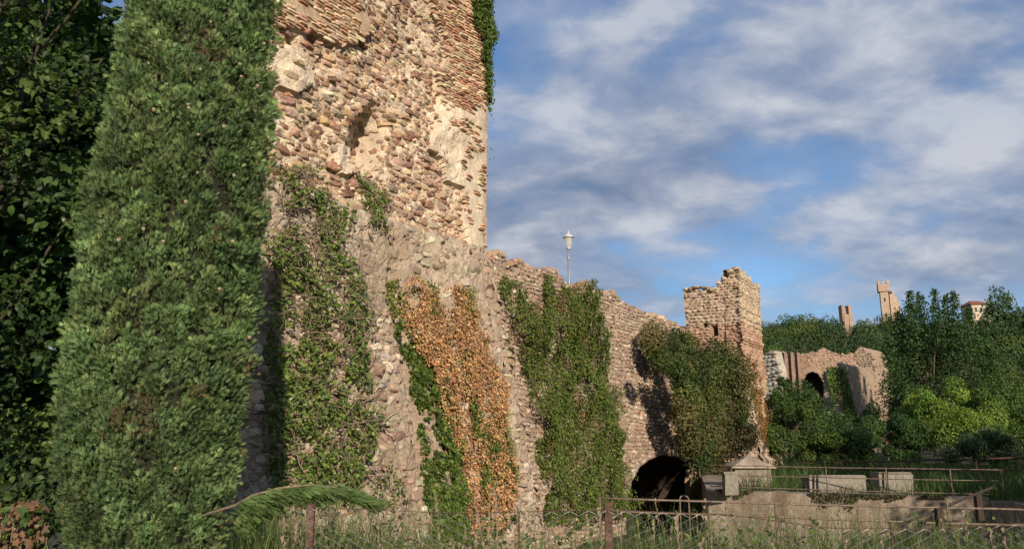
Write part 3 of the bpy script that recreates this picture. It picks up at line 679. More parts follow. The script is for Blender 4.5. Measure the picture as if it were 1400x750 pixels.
# ------------------------------------------------------------------ generic free-standing ruined wall
def ruin_wall(parent, name, A, B, zb, tops, thick, c, seed, stone=(.25, .45), arch=None, single=0, lean=0.0):
    """wall from A to B (xy), tops = [(k, z)], thickness behind; real solid with a stone facing"""
    A = np.array([*A, 0.0]); B = np.array([*B, 0.0]); Lg = np.linalg.norm(B - A); U = (B - A) / Lg; Nn = np.array([U[1], -U[0], 0])
    if Nn @ (np.array([0, 0, 0]) - A) < 0: Nn = -Nn
    ks, zs = zip(*tops)
    def top(u): return np.interp(u / Lg, ks, zs) + .9 * (vnoise(np.asarray(u) * 1.1, 0, s=seed) - .5) + .5 * (vnoise(np.asarray(u) * 3.1, 0, s=seed + 7) - .5)
    def pt(u, z, back=0.0):
        u, z = np.broadcast_arrays(np.asarray(u, float), np.asarray(z, float))
        w = (fbm(u * .5, z * .5, s=seed + 1) - .5) * stone[1] * .8 * (1 if np.ndim(back) == 0 and back == 0 else 0) + lean * np.maximum(np.mean(zs) - z, 0)
        return A + U * u[..., None] + UP * z[..., None] + Nn * (w - back)[..., None]
    nu = max(8, int(Lg / (.12 if arch else .3))); nz = 90 if arch else 34
    ug = np.linspace(0, Lg, nu)[None] * np.ones((nz, 1)); zg = zb + (top(ug) - zb) * np.linspace(0, 1, nz)[:, None]
    F = gridF(nu, nz); G = Geo()
    if arch:
        ac, aw, ah = arch; rr = (np.abs((ug - ac) / aw) ** 2.2 + np.abs((zg - zb) / ah) ** 2.2 < 1).reshape(-1); F = F[~rr[F].all(1)]
        q = np.linspace(0, math.pi, 20)[None] * np.ones((4, 1)); kk = np.linspace(0, 1, 4)[:, None]
        uu = ac + aw * np.cos(q); zz2 = zb + ah * np.sin(q); G.add((A + U * uu[..., None] + UP * zz2[..., None] - Nn * (thick * kk)[..., None]).reshape(-1, 3), gridF(20, 4), np.array(c) * .3)  # arch lining: wall colour darkened to imitate the shade within
        V = np.concatenate([(A + U * uu[0][:, None] + UP * zz2[0][:, None] - Nn * (thick - .05)), [A + U * ac + UP * zb - Nn * (thick - .05)]]); G.add(V, np.array([(i, i + 1, 20) for i in range(19)]), np.array(c) * .2)  # dark sheet closing the arch, shade painted as colour
    cn = fbm(ug * .4, zg * .4, s=seed + 4)[..., None]; G.add(pt(ug, zg).reshape(-1, 3), F, (np.array(c) * (.55 + .9 * cn)).reshape(-1, 3))
    G.add(pt(ug, zg, thick).reshape(-1, 3), gridF(nu, nz), c)
    kk = np.linspace(0, 1, 4)[:, None]; ut = np.linspace(0, Lg, nu)[None] * np.ones((4, 1)); f, b = pt(ut, top(ut)), pt(ut, top(ut), thick); G.add((f * (1 - kk[..., None]) + b * kk[..., None]).reshape(-1, 3), gridF(nu, 4), c)
    for u_ in (0.0, Lg):
        zz3 = zg[:, 0 if u_ == 0 else -1][:, None] * np.ones((1, 4)); k4 = np.linspace(0, 1, 4)[None, :, None]
        G.add((pt(u_, zz3) * (1 - k4) + pt(u_, zz3, thick) * k4).reshape(-1, 3), gridF(4, nz), c)
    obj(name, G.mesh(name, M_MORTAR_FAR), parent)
    a = pack(0, Lg, zb, max(zs) + .3, stone, (1, 2), seed + 2, wave=.2); a = a[a[:, 1] < top(a[:, 0])]
    if arch: a = a[~(np.abs((a[:, 0] - ac) / aw) ** 2.2 + np.abs((a[:, 1] - zb) / ah) ** 2.2 < 1.15)]
    emit_stones(Face(lambda u, z: pt(u, z), U, Nn), a, (.05, .05 + stone[1] * .3), [np.array(c) * k_ for k_ in (.7, .85, 1.0, 1.15, 1.25)], None, CHEAP, name + '_facing', parent, single, M_STONE_FAR, M_STONE_O)
def zy(px, py, Y): return at_y(px, py, Y)[2]
def xy(px, Y): p = at_y(px, 600, Y); return (p[0], Y)
# pale ruined stump beyond the square tower
r1 = thing('ruined_wall', 'short pale grey broken wall stump just beyond the square tower', 'wall')
ruin_wall(r1, 'wall_core', xy(1036, 58), xy(1073, 56), -1, [(0, zy(1040, 492, 58)), (.15, zy(1040, 492, 58)), (.3, zy(1050, 490, 58)), (.5, zy(1055, 493, 58)), (.6, zy(1060, 490, 58)), (.85, zy(1068, 487, 57)), (.95, zy(1072, 495, 57)), (1, zy(1073, 510, 57))], .7, (.50, .45, .37), 200, (.2, .4))
# far ruined arm of the bridge
r2 = thing('ruined_wall', 'distant ruined wall with wide dark arch and ivy buttress behind the bushes', 'wall')
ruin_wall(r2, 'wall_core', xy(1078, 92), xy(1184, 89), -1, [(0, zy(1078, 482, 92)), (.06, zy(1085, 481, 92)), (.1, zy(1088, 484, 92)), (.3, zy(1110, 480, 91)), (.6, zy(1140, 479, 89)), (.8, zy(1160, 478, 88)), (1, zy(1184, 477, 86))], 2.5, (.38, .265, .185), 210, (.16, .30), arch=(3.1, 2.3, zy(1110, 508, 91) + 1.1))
ruin_wall(r2, 'projecting_pier', xy(1181, 77), xy(1203, 76), -1, [(0, zy(1176, 482, 80)), (.2, zy(1180, 477, 80)), (.45, zy(1190, 472, 80)), (.6, zy(1194, 473, 80)), (.75, zy(1197, 481, 80)), (1, zy(1203, 489, 80))], 5.0, (.42, .31, .22), 220, (.16, .3), lean=.05)
ruin_wall(r2, 'leaning_buttress', xy(1134, 68), xy(1160, 67), -1, [(0, zy(1124, 512, 70)), (.3, zy(1132, 504, 70)), (.8, zy(1148, 503, 70)), (1, zy(1152, 508, 70))], 9, (.43, .33, .23), 230, (.16, .3), lean=.22)
for i, k in enumerate((.035, .075, .115)):
    p = np.array(xy(1080 + i * 9, 90.5)); V, F = box((-.16, -.5, -1), (.16, .4, zy(1085, 482, 90.5)), 0, (p[0], p[1], 0), .03); G = Geo().add(V, F, (.3, .2, .15)); obj('pilaster', G.mesh('pilaster', M_MORTAR_FAR), r2)

# ------------------------------------------------------------------ street lamp on the wall walk
lp = wpt(wall_tz(778, 380, LC + 2)[0], 0, -2, LC); zl0 = curtain_top(lp @ D_) - 1.15
sc_ = lp[1] / FPX                                  # metres per photo pixel there
ztopl = zat(lp @ D_, -2, 315)
lamp = thing('street_lamp', 'grey street lamp with white tapered lantern standing on top of the wall', 'street lamp', loc=(lp[0], lp[1], float(zl0)))
H = ztopl - zl0; g = lambda: Geo()
obj('pole', g().add(*lathe([(0, 0), (.10, 0), (.10, .5), (.06, .56), (.052, H - 1.45), (.075, H - 1.4), (.075, H - 1.3), (.045, H - 1.26), (.04, H - .92), (.0, H - .92)], 12)).mesh('pole', M_IRON, True), lamp)
obj('lantern_cradle', g().add(*lathe([(0, H - .95), (.09, H - .93), (.13, H - .86), (.10, H - .82), (0, H - .82)], 12)).mesh('lantern_cradle', M_LANT, True), lamp)
gl = obj('lantern_glass', g().add(*lathe([(0, H - .82), (.13, H - .81), (.21, H - .36), (.0, H - .36)], 8)).mesh('lantern_glass', M_GLASS), lamp)
obj('lantern_cap', g().add(*lathe([(0, H - .37), (.27, H - .36), (.27, H - .32), (.17, H - .22), (.07, H - .14), (.03, H - .10), (.045, H - .05), (.0, H)], 12)).mesh('lantern_cap', M_LANT, True), lamp)
for q in range(4):
    an = q * math.pi / 2 + .4; c_, s_ = math.cos(an), math.sin(an)
    obj('lantern_strut', g().add(*tube([(.135 * c_, .135 * s_, H - .83), (.225 * c_, .225 * s_, H - .35)], .012, 4)).mesh('lantern_strut', M_LANT), lamp)

# ------------------------------------------------------------------ foliage on walls
def leafy(name, P, NV, size, cols, tmpl, mat_, up=None, spread=.6, roll=.5):
    X, Y, Z = frames(NV, up, spread, roll); V, F, c = scatter(*tmpl, P, X, Y, Z, size, cols)
    return make_mesh(name, V, F, [mat_], c)
def on_face(poly_, n, point, urange, zrange, seed, thr=None, edge=.0, freq=1.0):
    """random (u,z) on a face, whose projected spot lies in the photo outline poly_"""
    g = np.random.default_rng(seed); U_, Z_ = [], []
    got = 0
    while got < n:
        u = g.uniform(*urange, 4 * n); z = g.uniform(*zrange, 4 * n); x, y, d = project(point(u, z))
        jx = 26 * edge * (fbm(u * 2.2, z * 2.2, s=seed) - .5); jy = 26 * edge * (fbm(u * 2.2, z * 2.2, s=seed + 9) - .5)
        k = inside(poly_, x + jx, y + jy)
        if thr is not None: k &= thr(u, z, x, y)
        U_.append(u[k]); Z_.append(z[k]); got += k.sum()
    return np.concatenate(U_)[:n], np.concatenate(Z_)[:n]
DOWN = np.array([0, 0, -1.0])
OUTL = N_ * .6 + UP * .35
def ivy_patch(name, label, poly_, n, face_pt, ur, zr, nv, seed, bulge, size, pal, w, tmpl, thr=None, edge=1.0, m=M_LEAF, freq=1.4, parent=None, stems=0, depth=.12):
    u, z = on_face(poly_, n, face_pt, ur, zr, seed, thr, edge)
    b = bulge * sm(fbm(u * freq, z * freq, s=seed + 3), .3, .75)
    P = face_pt(u, z) + nv * (.03 + b + RNG.random(len(u)) ** 1.5 * depth)[:, None]
    cols = pick(pal, n, w, .2); sel = fbm(u * .9, z * .9, s=seed + 5)
    cols = cols * (.75 + .5 * sel)[:, None]
    G = Geo(); X, Y, Z = frames(np.broadcast_to(nv + UP * .45, P.shape), np.broadcast_to(DOWN, P.shape), .55, .55)
    V, F, c = scatter(*tmpl, P, X, Y, Z, RNG.uniform(.6, 1.25, n) * size, cols)
    me = make_mesh(name, V, F, [m], c)
    if parent is not None: o = obj('leaves', me, parent); return o
    t = thing(name, label, 'ivy'); obj('leaves', me, t)
    if stems:
        G = Geo(); g = np.random.default_rng(seed)
        for _ in range(stems):
            k = g.integers(len(u)); uu, zz3 = u[k], z[k]; pts = []
            for q in range(9): pts.append(face_pt(uu, zz3) + nv * .035); uu += g.normal(0, .12); zz3 -= g.uniform(.1, .3)
            G.add(*tube(pts, np.linspace(.008, .02, 9), 4))
        obj('stems', G.mesh('stems', M_TWIG), t)
    return t
GRN = [(.095, .145, .028), (.135, .19, .038), (.06, .10, .022), (.18, .22, .045)]
ORG = [(.47, .24, .11), (.54, .33, .16), (.40, .18, .085), (.60, .43, .22), (.34, .22, .11)]
tr, zr_ = (13, 19.3), (-2.3, 7.0)
ORANGE_P = poly([(538, 398), (560, 380), (585, 386), (602, 392), (618, 388), (640, 398), (650, 420), (660, 470), (678, 520), (690, 575), (695, 660), (683, 712), (655, 730), (640, 742), (625, 700), (628, 640), (606, 600), (590, 545), (574, 500), (552, 465), (543, 430)])
GREEN_P = poly([(540, 440), (575, 470), (592, 500), (604, 560), (622, 610), (634, 660), (640, 735), (585, 730), (575, 650), (568, 590), (556, 530), (545, 480)])
GREEN_P2 = poly([(632, 520), (650, 560), (665, 600), (690, 640), (695, 705), (672, 725), (655, 690), (648, 640), (640, 600)])
GREEN_P3 = poly([(528, 385), (545, 380), (552, 405), (545, 440), (532, 430)])
mixed = lambda s: (lambda u, z, x, y: fbm(u * 2.6, z * 1.4, s=s) > .47)
big_ivy = ivy_patch('autumn_creeper', 'creeper turning orange with green strands hanging down the sloping tower base', ORANGE_P, 19000, tower_pt, tr, zr_, N_, 301, .24, .066, ORG, [4, 4, 2, 2, 2], LEAF2, m=M_DRYLEAF, edge=1.0, stems=60,
                    thr=lambda u, z, x, y: (fbm(u * 2.4, z * 1.2, s=77) < 2) & ((y > 420) | (fbm(u * 5, z * 3, s=78) > .45)))
ivy_patch('x', '', GREEN_P, 7500, tower_pt, tr, zr_, N_, 302, .22, .085, GRN, [3, 3, 3, 1], LOBE, parent=big_ivy, thr=lambda u, z, x, y: fbm(u * 2.4, z * 1.2, s=79) > .33)
ivy_patch('x', '', GREEN_P2, 1900, tower_pt, tr, zr_, N_, 303, .2, .085, GRN, [3, 3, 3, 1], LOBE, parent=big_ivy)
ivy_patch('x', '', GREEN_P3, 500, tower_pt, tr, zr_, N_, 304, .1, .075, [(.16, .2, .04), (.22, .22, .05)], None, LEAF4, parent=big_ivy)
ivy_patch('x', '', ORANGE_P, 1600, tower_pt, tr, zr_, N_, 305, .16, .07, [(.16, .2, .04), (.25, .25, .06), (.09, .14, .03)], None, LEAF4, parent=big_ivy, thr=lambda u, z, x, y: fbm(u * 2.4, z * 1.2, s=77) > .50)
# ivy clinging to the tower's brick corner, high up
edge_pt = lambda u, z: wpt(t_edge(z) + .02, z, -u, LT)
EDG = poly([(640, -260), (690, -260), (684, 60), (676, 130), (668, 155), (668, 90), (660, 60), (640, -20)])
n = 3000; g_ = np.random.default_rng(5); zc = g_.uniform(zat(18, 3, 150), 16.6, n); dens_ = sm(zc, zat(18, 3, 150), zat(18, 3, 60))
uo = g_.uniform(0, 1.2, n); tt = T1 + .02 + g_.uniform(0, .16, n) * (.45 + .75 * vnoise(zc * 1.6, 0, s=4)) * (.4 + .6 * dens_); tt = np.where(uo < 0, T1 - g_.uniform(-.1, .62, n) * sm(zc, zat(18, 3, 60) + 1.2, zat(18, 3, 0) + 1.6) - .0, tt)
P = wpt(tt, zc, np.where(uo < 0, .12 + .16 * g_.random(n), -uo), LT)
ce = thing('ivy', 'dark green ivy clinging to the upper brick corner of the tall tower', 'ivy')
obj('leaves', leafy('leaves', P, np.broadcast_to(N_ + D_ * .8, P.shape), g_.uniform(.06, .12, n), pick(GRN, n, None, .25), LOBE, M_LEAF, np.broadcast_to(DOWN, P.shape), .6), ce)
ivy_patch('x', '', poly([(638, -260), (700, -260), (700, 150), (667, 155), (661, 110), (654, 70), (646, 35), (638, -20)]), 7000, tower_pt, (15, 18.0), (9, 16.4), N_, 306, .22, .085, GRN, [3, 3, 3, 1], LEAF4, parent=ce, edge=.5, depth=.18)
sprig = thing('hanging_sprig', 'tiny dark sprigs hanging on the plastered edge of the tall tower', 'plant')
P = np.concatenate([wpt(T1 + .04 + g_.uniform(0, .14, 30), zat(18, 0, yy) + g_.normal(0, .18, 30), g_.uniform(-.4, .05, 30), LT) for yy in (183, 228, 163)])
obj('leaves', leafy('leaves', P, np.broadcast_to(N_ + D_, P.shape), g_.uniform(.04, .08, len(P)), pick(GRN, len(P)), LEAF4, M_LEAF, np.broadcast_to(DOWN, P.shape)), sprig)
# ivy over the curtain wall
CIVY = poly([(672, 392), (688, 378), (706, 392), (722, 412), (738, 425), (737, 378), (748, 372), (752, 392), (764, 398), (772, 388), (790, 384), (806, 398), (812, 420), (818, 470), (828, 520), (842, 600), (850, 700), (742, 720), (735, 640), (720, 560), (700, 470), (684, 420)])
CGRN = [(.105, .15, .028), (.145, .195, .038), (.07, .11, .024), (.19, .22, .05), (.16, .11, .04)]
cpt = lambda u, z: curtain_pt(u, z)
ci = ivy_patch('ivy', 'thick green ivy curtain covering the wall below the street lamp', CIVY, 46000, cpt, (19, 37), (-2.5, 9.0), N_, 311, .7, .095, CGRN, [4, 4, 4, 2, .6], LEAF2, edge=.8, freq=.9, stems=60, depth=.22,
               thr=lambda u, z, x, y: ((fbm(u * 1.4, z * .9, s=313) < .76) | (y > 540)) & ((y > 425) | (fbm(u * 2.6, z * 1.6, s=314) > .38) | (x > 765) & (y > 395)))
ivy_patch('x', '', CIVY, 2500, cpt, (19, 37), (-2.5, 9.0), N_, 315, .5, .09, [(.18, .09, .035), (.22, .13, .05), (.13, .07, .03)], None, LEAF2, parent=ci, m=M_DRYLEAF, thr=lambda u, z, x, y: fbm(u * 1.2, z * .7, s=316) > .56)

# ------------------------------------------------------------------ bushes and trees
def blob_tree(name, label, cat, base, h, rx, n, leaf, pal, w=None, seed=0, clumps=40, tmpl=LEAF2, trunk=True, shape='round', low=.08, group=None, m=M_LEAF, clump_r=.30, up=None, th=1, stemcol=M_BARK):
    """tree or bush: clumps of small leaves round a tapered trunk with limbs"""
    g = np.random.default_rng(seed); base = np.array(base, float)
    t = thing(name, label, cat, group, loc=tuple(base))
    cs = []
    while len(cs) < clumps:
        q = g.uniform(-1, 1, 3); 
        if (q ** 2).sum() > 1: continue
        k = (q[2] + 1) / 2
        if shape == 'spire': f = (1.05 - k) ** .55
        elif shape == 'bush': f = math.sqrt(max(0, 1 - (k * .95) ** 2))*1.15 if k > .0 else 1
        else: f = 1
        if shape in ('spire', 'bush'):
            a_ = g.uniform(0, 2 * math.pi); rr_ = math.sqrt(g.uniform(.25, 1)) * f; cs.append((rr_ * math.cos(a_), rr_ * math.sin(a_), k))
        else: cs.append((q[0], q[1], k))
    cs = np.array(cs); csz = g.uniform(.6, 1.35, clumps) * clump_r
    cx = np.stack([cs[:, 0] * rx, cs[:, 1] * rx, h * (low + cs[:, 2] * (1 - low - clump_r * .35))], 1)
    ci_ = g.integers(0, clumps, n); dv = nrm(g.normal(0, 1, (n, 3))); rad = g.uniform(.45, 1.0, n) ** .5
    sz = csz[ci_][:, None] * np.array([rx, rx, min(h * .5, rx * 1.25 * th)]); P = cx[ci_] + dv * rad[:, None] * sz * (1 + .35 * (fbm(dv[:, 0] * 3 + ci_, dv[:, 1] * 3, dv[:, 2] * 3, s=seed) - .5)[:, None])
    P[:, 2] = np.maximum(P[:, 2], .02)
    cc = pick(pal, clumps, w, .12)[ci_] * (.8 + .4 * g.random(n))[:, None]
    nv = nrm(dv + UP * .4); upv = None if up is None else np.broadcast_to(np.array(up, float), P.shape)
    obj('crown', leafy('crown', P, nv, g.uniform(.65, 1.3, n) * leaf, cc, tmpl, m, upv, .7), t)
    if trunk:
        G = Geo(); r0 = max(.05, h * .018); top_ = h * .75
        pts = [(g.normal(0, .02) * h * k, g.normal(0, .02) * h * k, top_ * k - .3) for k in np.linspace(0, 1, 7)]; G.add(*tube(pts, np.linspace(r0, r0 * .3, 7), 7))
        for q in range(min(clumps, 14)):
            k = g.uniform(.15, .7); s_ = np.array([0, 0, top_ * k]); e_ = cx[q]; md = (s_ + e_) / 2 + np.array([0, 0, .06 * h]); G.add(*tube([s_, md, e_], [r0 * .45, r0 * .3, r0 * .1], 5))
        obj('trunk', G.mesh('trunk', stemcol, True), t)
    return t
# overgrown bush against the square tower: standing on ledge in front of the wall
SHP = poly([(882, 462), (915, 455), (940, 466), (962, 478), (1000, 482), (1026, 505), (1044, 560), (1040, 592), (1008, 600), (985, 600), (968, 640), (958, 690), (944, 690), (936, 620), (924, 560), (900, 492)])
_g = np.random.default_rng(77); FB = []
while len(FB) < 60:
    q = (_g.uniform(880, 1025), _g.uniform(455, 690))
    if inside(SHP, np.array([q[0]]), np.array([q[1]]))[0] and all(math.hypot(q[0] - b[0], q[1] - b[1]) > 9 for b in FB): FB.append((*q, _g.uniform(11, 23)))
farb = thing('shrub', 'large tangled green shrub growing against the foot of the square tower', 'shrub')
G1 = []; NV1 = []; g = np.random.default_rng(401)
FB += [(930, 474, 20), (945, 498, 22), (926, 500, 15), (938, 540, 18)]
nb = 46000; wts = np.array([b[2] ** 2 for b in FB], float); wts /= wts.sum(); bi = g.choice(len(FB), nb, p=wts)
ctr = []
for (x, y, r) in FB:
    tq = solve(x, LC - (2.6 if y > 490 else 1.2))
    if tq < FT_T0 - 1.3: Pq = wpt(tq, 0, 2.6 if y > 490 else 1.2, LC)
    else:
        for oo in np.arange(2.0, 7, .1):          # stands a little in front of the tower's near face
            Pq = wpt(FT_T0 - 1.3, 0, oo, LC)
            if project(Pq + UP * 3)[0] >= x: break
    zq = at_y(x, y, Pq[1])[2]; ctr.append([Pq[0], Pq[1], zq, r * Pq[1] / FPX])
ctr = np.array(ctr); dv = nrm(g.normal(0, 1, (nb, 3))); P = ctr[bi, :3] + dv * (ctr[bi, 3] * g.uniform(.3, 1.08, nb) ** .5)[:, None] * (1 + .5 * (fbm(dv[:, 0] * 3 + bi, dv[:, 1] * 3, dv[:, 2] * 3, s=4) - .5))[:, None] * np.array([1, .75, 1.15])
pal_f = [(.07, .10, .025), (.11, .13, .035), (.05, .08, .025), (.13, .12, .045)]
P = np.where((P[:, 2:3] > -2.2), P, P * [1, 1, 0] + [0, 0, -2.2]); vis_c = pick(pal_f, len(FB) , None, .15)[bi] * g.uniform(.8, 1.2, (nb, 1))
obj('crown', leafy('crown', P, nrm(dv + UP * .3), g.uniform(.08, .17, nb), vis_c, LEAF2, M_LEAF, None, .7), farb)
G = Geo()
for c_ in [q for q in ctr[::5] if project(q[:3])[0] > 950]:
    s_ = np.array([c_[0], c_[1], -2.2]) + g.normal(0, .4, 3) * [1, 1, 0]; G.add(*tube([s_, (s_ + c_[:3]) / 2 + g.normal(0, .2, 3), c_[:3]], [.05, .035, .015], 5))
obj('trunk', G.mesh('trunk', M_BARK, True), farb)
# creeper on the far tower faces below
FIV = poly([(940, 480), (980, 462), (1020, 500), (1030, 560), (1020, 640), (975, 660), (950, 600)])
ftc = ivy_patch('creeper', 'sparse green and rust creeper on the battered base of the square tower', poly([(960, 475), (1012, 480), (1016, 640), (960, 640)]), 4500, f1_pt, (0, FT_O), (-2, 8), -D_, 411, .15, .10, pal_f, None, LEAF2, thr=lambda u, z, x, y: (fbm(u * 1.6, z * 1.6, s=412) > .42) & ((y < 590) | (fbm(u * 2.6, z * 2.6, s=413) > .56)))
ivy_patch('x', '', poly([(1010, 480), (1030, 495), (1048, 560), (1052, 600), (1030, 620), (1012, 600)]), 3800, f2_pt, (FT_T0, FT_T1 + .5), (-1, 7), N_, 414, .12, .09, [(.30, .12, .04), (.36, .18, .06), (.12, .12, .03), (.2, .14, .05)], None, LEAF2, parent=ftc, m=M_DRYLEAF, thr=lambda u, z, x, y: fbm(u * 1.3, z * 1.3, s=415) > .40)

DG = [(.035, .075, .02), (.05, .10, .025), (.065, .115, .03), (.028, .058, .018)]
BG = [(.15, .23, .034), (.11, .18, .03), (.19, .26, .045), (.085, .14, .028)]
MG = [(.055, .10, .022), (.08, .13, .03), (.045, .08, .022), (.10, .14, .035)]
def ground_at(px, Y): p = at_y(px, 600, Y); return (p[0], Y, float(height(p[0], Y)) - .1)
def tree_px(name, label, cat, px, ytop, wpx, Y, n, leaf, pal, **kw):
    b = ground_at(px, Y); h = zy(px, ytop, Y) - b[2]; return blob_tree(name, label, cat, b, h, wpx / 2 * Y / FPX, n, leaf, pal, **kw)
# poplar group: one broad crown with upright leaders
pop = tree_px('poplar_tree', 'tall dark green poplar with several pointed leaders hiding part of the castle hill', 'tree', 1279, 404, 146, 60, 32000, .17, [(.036, .066, .020), (.050, .085, .024), (.062, .10, .028), (.028, .050, .016)], seed=501, clumps=75, shape='spire', clump_r=.24, low=.02, th=1.5, w=[3, 3, 2, 3])
gp = np.random.default_rng(502); PP = []
for (x, yt) in ((1243, 398), (1256, 400), (1277, 396), (1293, 404), (1303, 398), (1325, 420), (1228, 425), (1340, 438), (1352, 470), (1216, 460)):
    p = at_y(x, yt, 60 + gp.uniform(-2, 2)); n_ = 900; k = gp.random(n_); hh = 4.6
    PP.append(np.stack([p[0] + gp.normal(0, .10 + .55 * k), p[1] + gp.normal(0, .10 + .55 * k), p[2] - k * hh], 1))
P = np.concatenate(PP) - np.array(pop.location); obj('leaders', leafy('leaders', P, nrm(gp.normal(0, 1, P.shape) + UP * .2), gp.uniform(.13, .24, len(P)), pick(DG[:3], len(P), None, .3), LEAF2, M_LEAF), pop)
tree_px('bush', 'bright yellow-green feathery bush before the dark poplar', 'bush', 1300, 512, 120, 50, 26000, .14, BG, seed=511, clumps=46, shape='bush', clump_r=.27, low=.1, up=(0, 0, 1))
tree_px('bush', 'dense dark green bush with spiky top beside the square tower', 'bush', 1082, 522, 96, 44, 22000, .12, MG, seed=512, clumps=44, shape='bush', clump_r=.28, low=.05)
tree_px('bush', 'slender pointed shrub sticking up beyond the square tower', 'bush', 1078, 492, 34, 47, 5000, .12, MG, seed=513, clumps=18, shape='spire', clump_r=.4)
tree_px('bush', 'spreading dark shrub half burying the distant dark arch', 'bush', 1120, 548, 66, 55, 11000, .14, DG, seed=524, clumps=24, shape='bush', clump_r=.32)
tree_px('bush', 'low rounded green bush below the ivy buttress', 'bush', 1150, 578, 84, 43, 15000, .11, BG[1:2] + MG, seed=514, clumps=34, shape='bush', clump_r=.3)
tree_px('bush', 'low dark bush between the ivy buttress and the bright feathery bush', 'bush', 1212, 558, 90, 47, 16000, .12, DG + MG[:1], seed=515, clumps=34, shape='bush', clump_r=.3)
tree_px('bush', 'grey-green bush by the dark pipe rail under the bright feathery bush', 'bush', 1350, 580, 96, 42, 14000, .10, [(.07, .10, .045), (.05, .08, .03), (.09, .12, .06)], seed=516, clumps=30, shape='bush', clump_r=.3)
tree_px('tree', 'broad mid green tree at the edge of the hillside behind the bright bush', 'tree', 1392, 500, 110, 62, 20000, .16, MG, seed=517, clumps=44, clump_r=.3)
tree_px('tree', 'yellowish tree below the big round tree on the hill', 'tree', 1398, 478, 80, 78, 12000, .2, [(.14, .15, .03), (.11, .13, .03), (.08, .12, .03)], seed=518, clumps=30, clump_r=.32)
tree_px('tree', 'bushy tree rising just beyond the poplar', 'tree', 1362, 455, 70, 84, 12000, .2, DG + MG, seed=519, clumps=30, clump_r=.32)
tree_px('bush', 'dark bush half hiding the foot of the distant pier', 'bush', 1184, 530, 44, 62, 7000, .15, MG + BG[:1], seed=520, clumps=18, shape='bush', clump_r=.4)
tree_px('bush', 'small green bush growing before the distant dark arch', 'bush', 1112, 555, 60, 60, 9000, .15, DG, seed=521, clumps=20, shape='bush', clump_r=.35)
tree_px('tree', 'young tree between the pale wall stump and the distant ruined wall', 'tree', 1090, 535, 46, 75, 7000, .18, MG, seed=522, clumps=20, clump_r=.35)
#tree_px('bush', 'leafy bush filling the gap right of the distant pier', 'bush', 1215, 470, 50, 72, 8000, .2, DG, seed=523, clumps=24, shape='bush', clump_r=.35)
blob_tree('tree', 'unseen leafy tree added beside the canal to shade the wing wall', 'tree', (17.8, 8.5, -.3), 8.0, 3.0, 5000, .3, MG, seed=531, clumps=36)  # out-of-view tree, added only to cast shade at the right
for i_, (x_, y_, h_, lb_) in enumerate(((20, 14, 13, 'first tall unseen tree beyond the wing wall, added to shade the terrace'), (25.5, 16.5, 14, 'second tall unseen tree, between two others, added to shade the bushes'), (31, 19, 13, 'third tall unseen tree, farthest along, added for its shade'))):
    blob_tree('tree', lb_, 'tree', (x_, y_, -.3), h_, 3.2, 5000, .36, MG, seed=540 + i_, clumps=40)  # unseen trees added so their shade falls on terrace and bushes
# ivy on the leaning buttress
gi = np.random.default_rng(6); n = 5000; k = gi.random(n); P = np.stack([at_y(1135, 500, 67)[0] + gi.uniform(-.4, 1.3, n) + k * .3, 67.2 - k * 2.0 + gi.uniform(-.3, .1, n), zy(1140, 505, 69) * (1 - k) + k * .3], 1)
kp = fbm(P[:, 0] * 1.1, P[:, 2] * .6, s=9) > .47; P = P[kp]; bi_ = thing('ivy', 'thin ivy spread over the distant leaning buttress', 'ivy')
obj('leaves', leafy('leaves', P, np.tile([0, -1, .4], (len(P), 1)), gi.uniform(.12, .22, len(P)), pick(BG + MG, len(P), None, .25), LEAF2, M_LEAF), bi_)

# hillside wood: individual trees sharing a few meshes
def far_crown(seed, n=3800):
    g = np.random.default_rng(seed); k = 16; c = nrm(g.normal(0, 1, (k, 3))) * g.uniform(.2, .62, (k, 1)) * [1, 1, .8] + [0, 0, .62]
    i = g.integers(0, k, n); d = nrm(g.normal(0, 1, (n, 3))); P = c[i] + d * (g.uniform(.26, .5, k)[i] * g.uniform(.6, 1, n) ** .5)[:, None]; P[:, 2] = np.maximum(P[:, 2], .03)
    return leafy('crown', P, nrm(d + UP * .3), g.uniform(.05, .10, n), np.ones((n, 3)) * g.uniform(.75, 1.25, (n, 1)), LEAF2, M_HILL)
def hill_leaf():
    m, t, b = mat('hill_foliage'); c = mixc(t, 1.0, attr(t), t.nodes.new('ShaderNodeObjectInfo').outputs['Color'], 'MULTIPLY'); L(t, c, b.inputs['Base Color']); b.inputs['Roughness'].default_value = .8; b.inputs['Specular IOR Level'].default_value = .1; return m
M_HILL = hill_leaf(); crowns = [far_crown(s) for s in range(7)]
trk = Geo().add(*tube([(0, 0, -.3), (0, 0, .5)], [.06, .03], 5)).mesh('trunk', M_BARK)
gh = np.random.default_rng(600)
HP = [(.050, .085, .028), (.065, .10, .03), (.038, .065, .025), (.085, .115, .03), (.06, .08, .035)]
def hill_label(x, y, s_, c):
    px, py, _ = project(np.array([x, y, float(height(x, y)) + s_])); r = math.hypot(x, y)
    wh = ('beyond the square tower' if px < 1143 else 'below the ruined turret' if px < 1172 else 'between turret and keep' if px < 1204 else
          'behind the tall poplar' if px < 1318 else 'around the tiled house' if px < 1362 else 'past the tiled house')
    ton = 'yellowish green' if c[0] > .075 else 'dark green' if c[1] < .07 else 'mid green'
    row = 'on the crest' if r > 255 else 'half way uphill' if r > 190 else 'low on the hill'
    return f'{ton} wood tree {row}, {wh}'
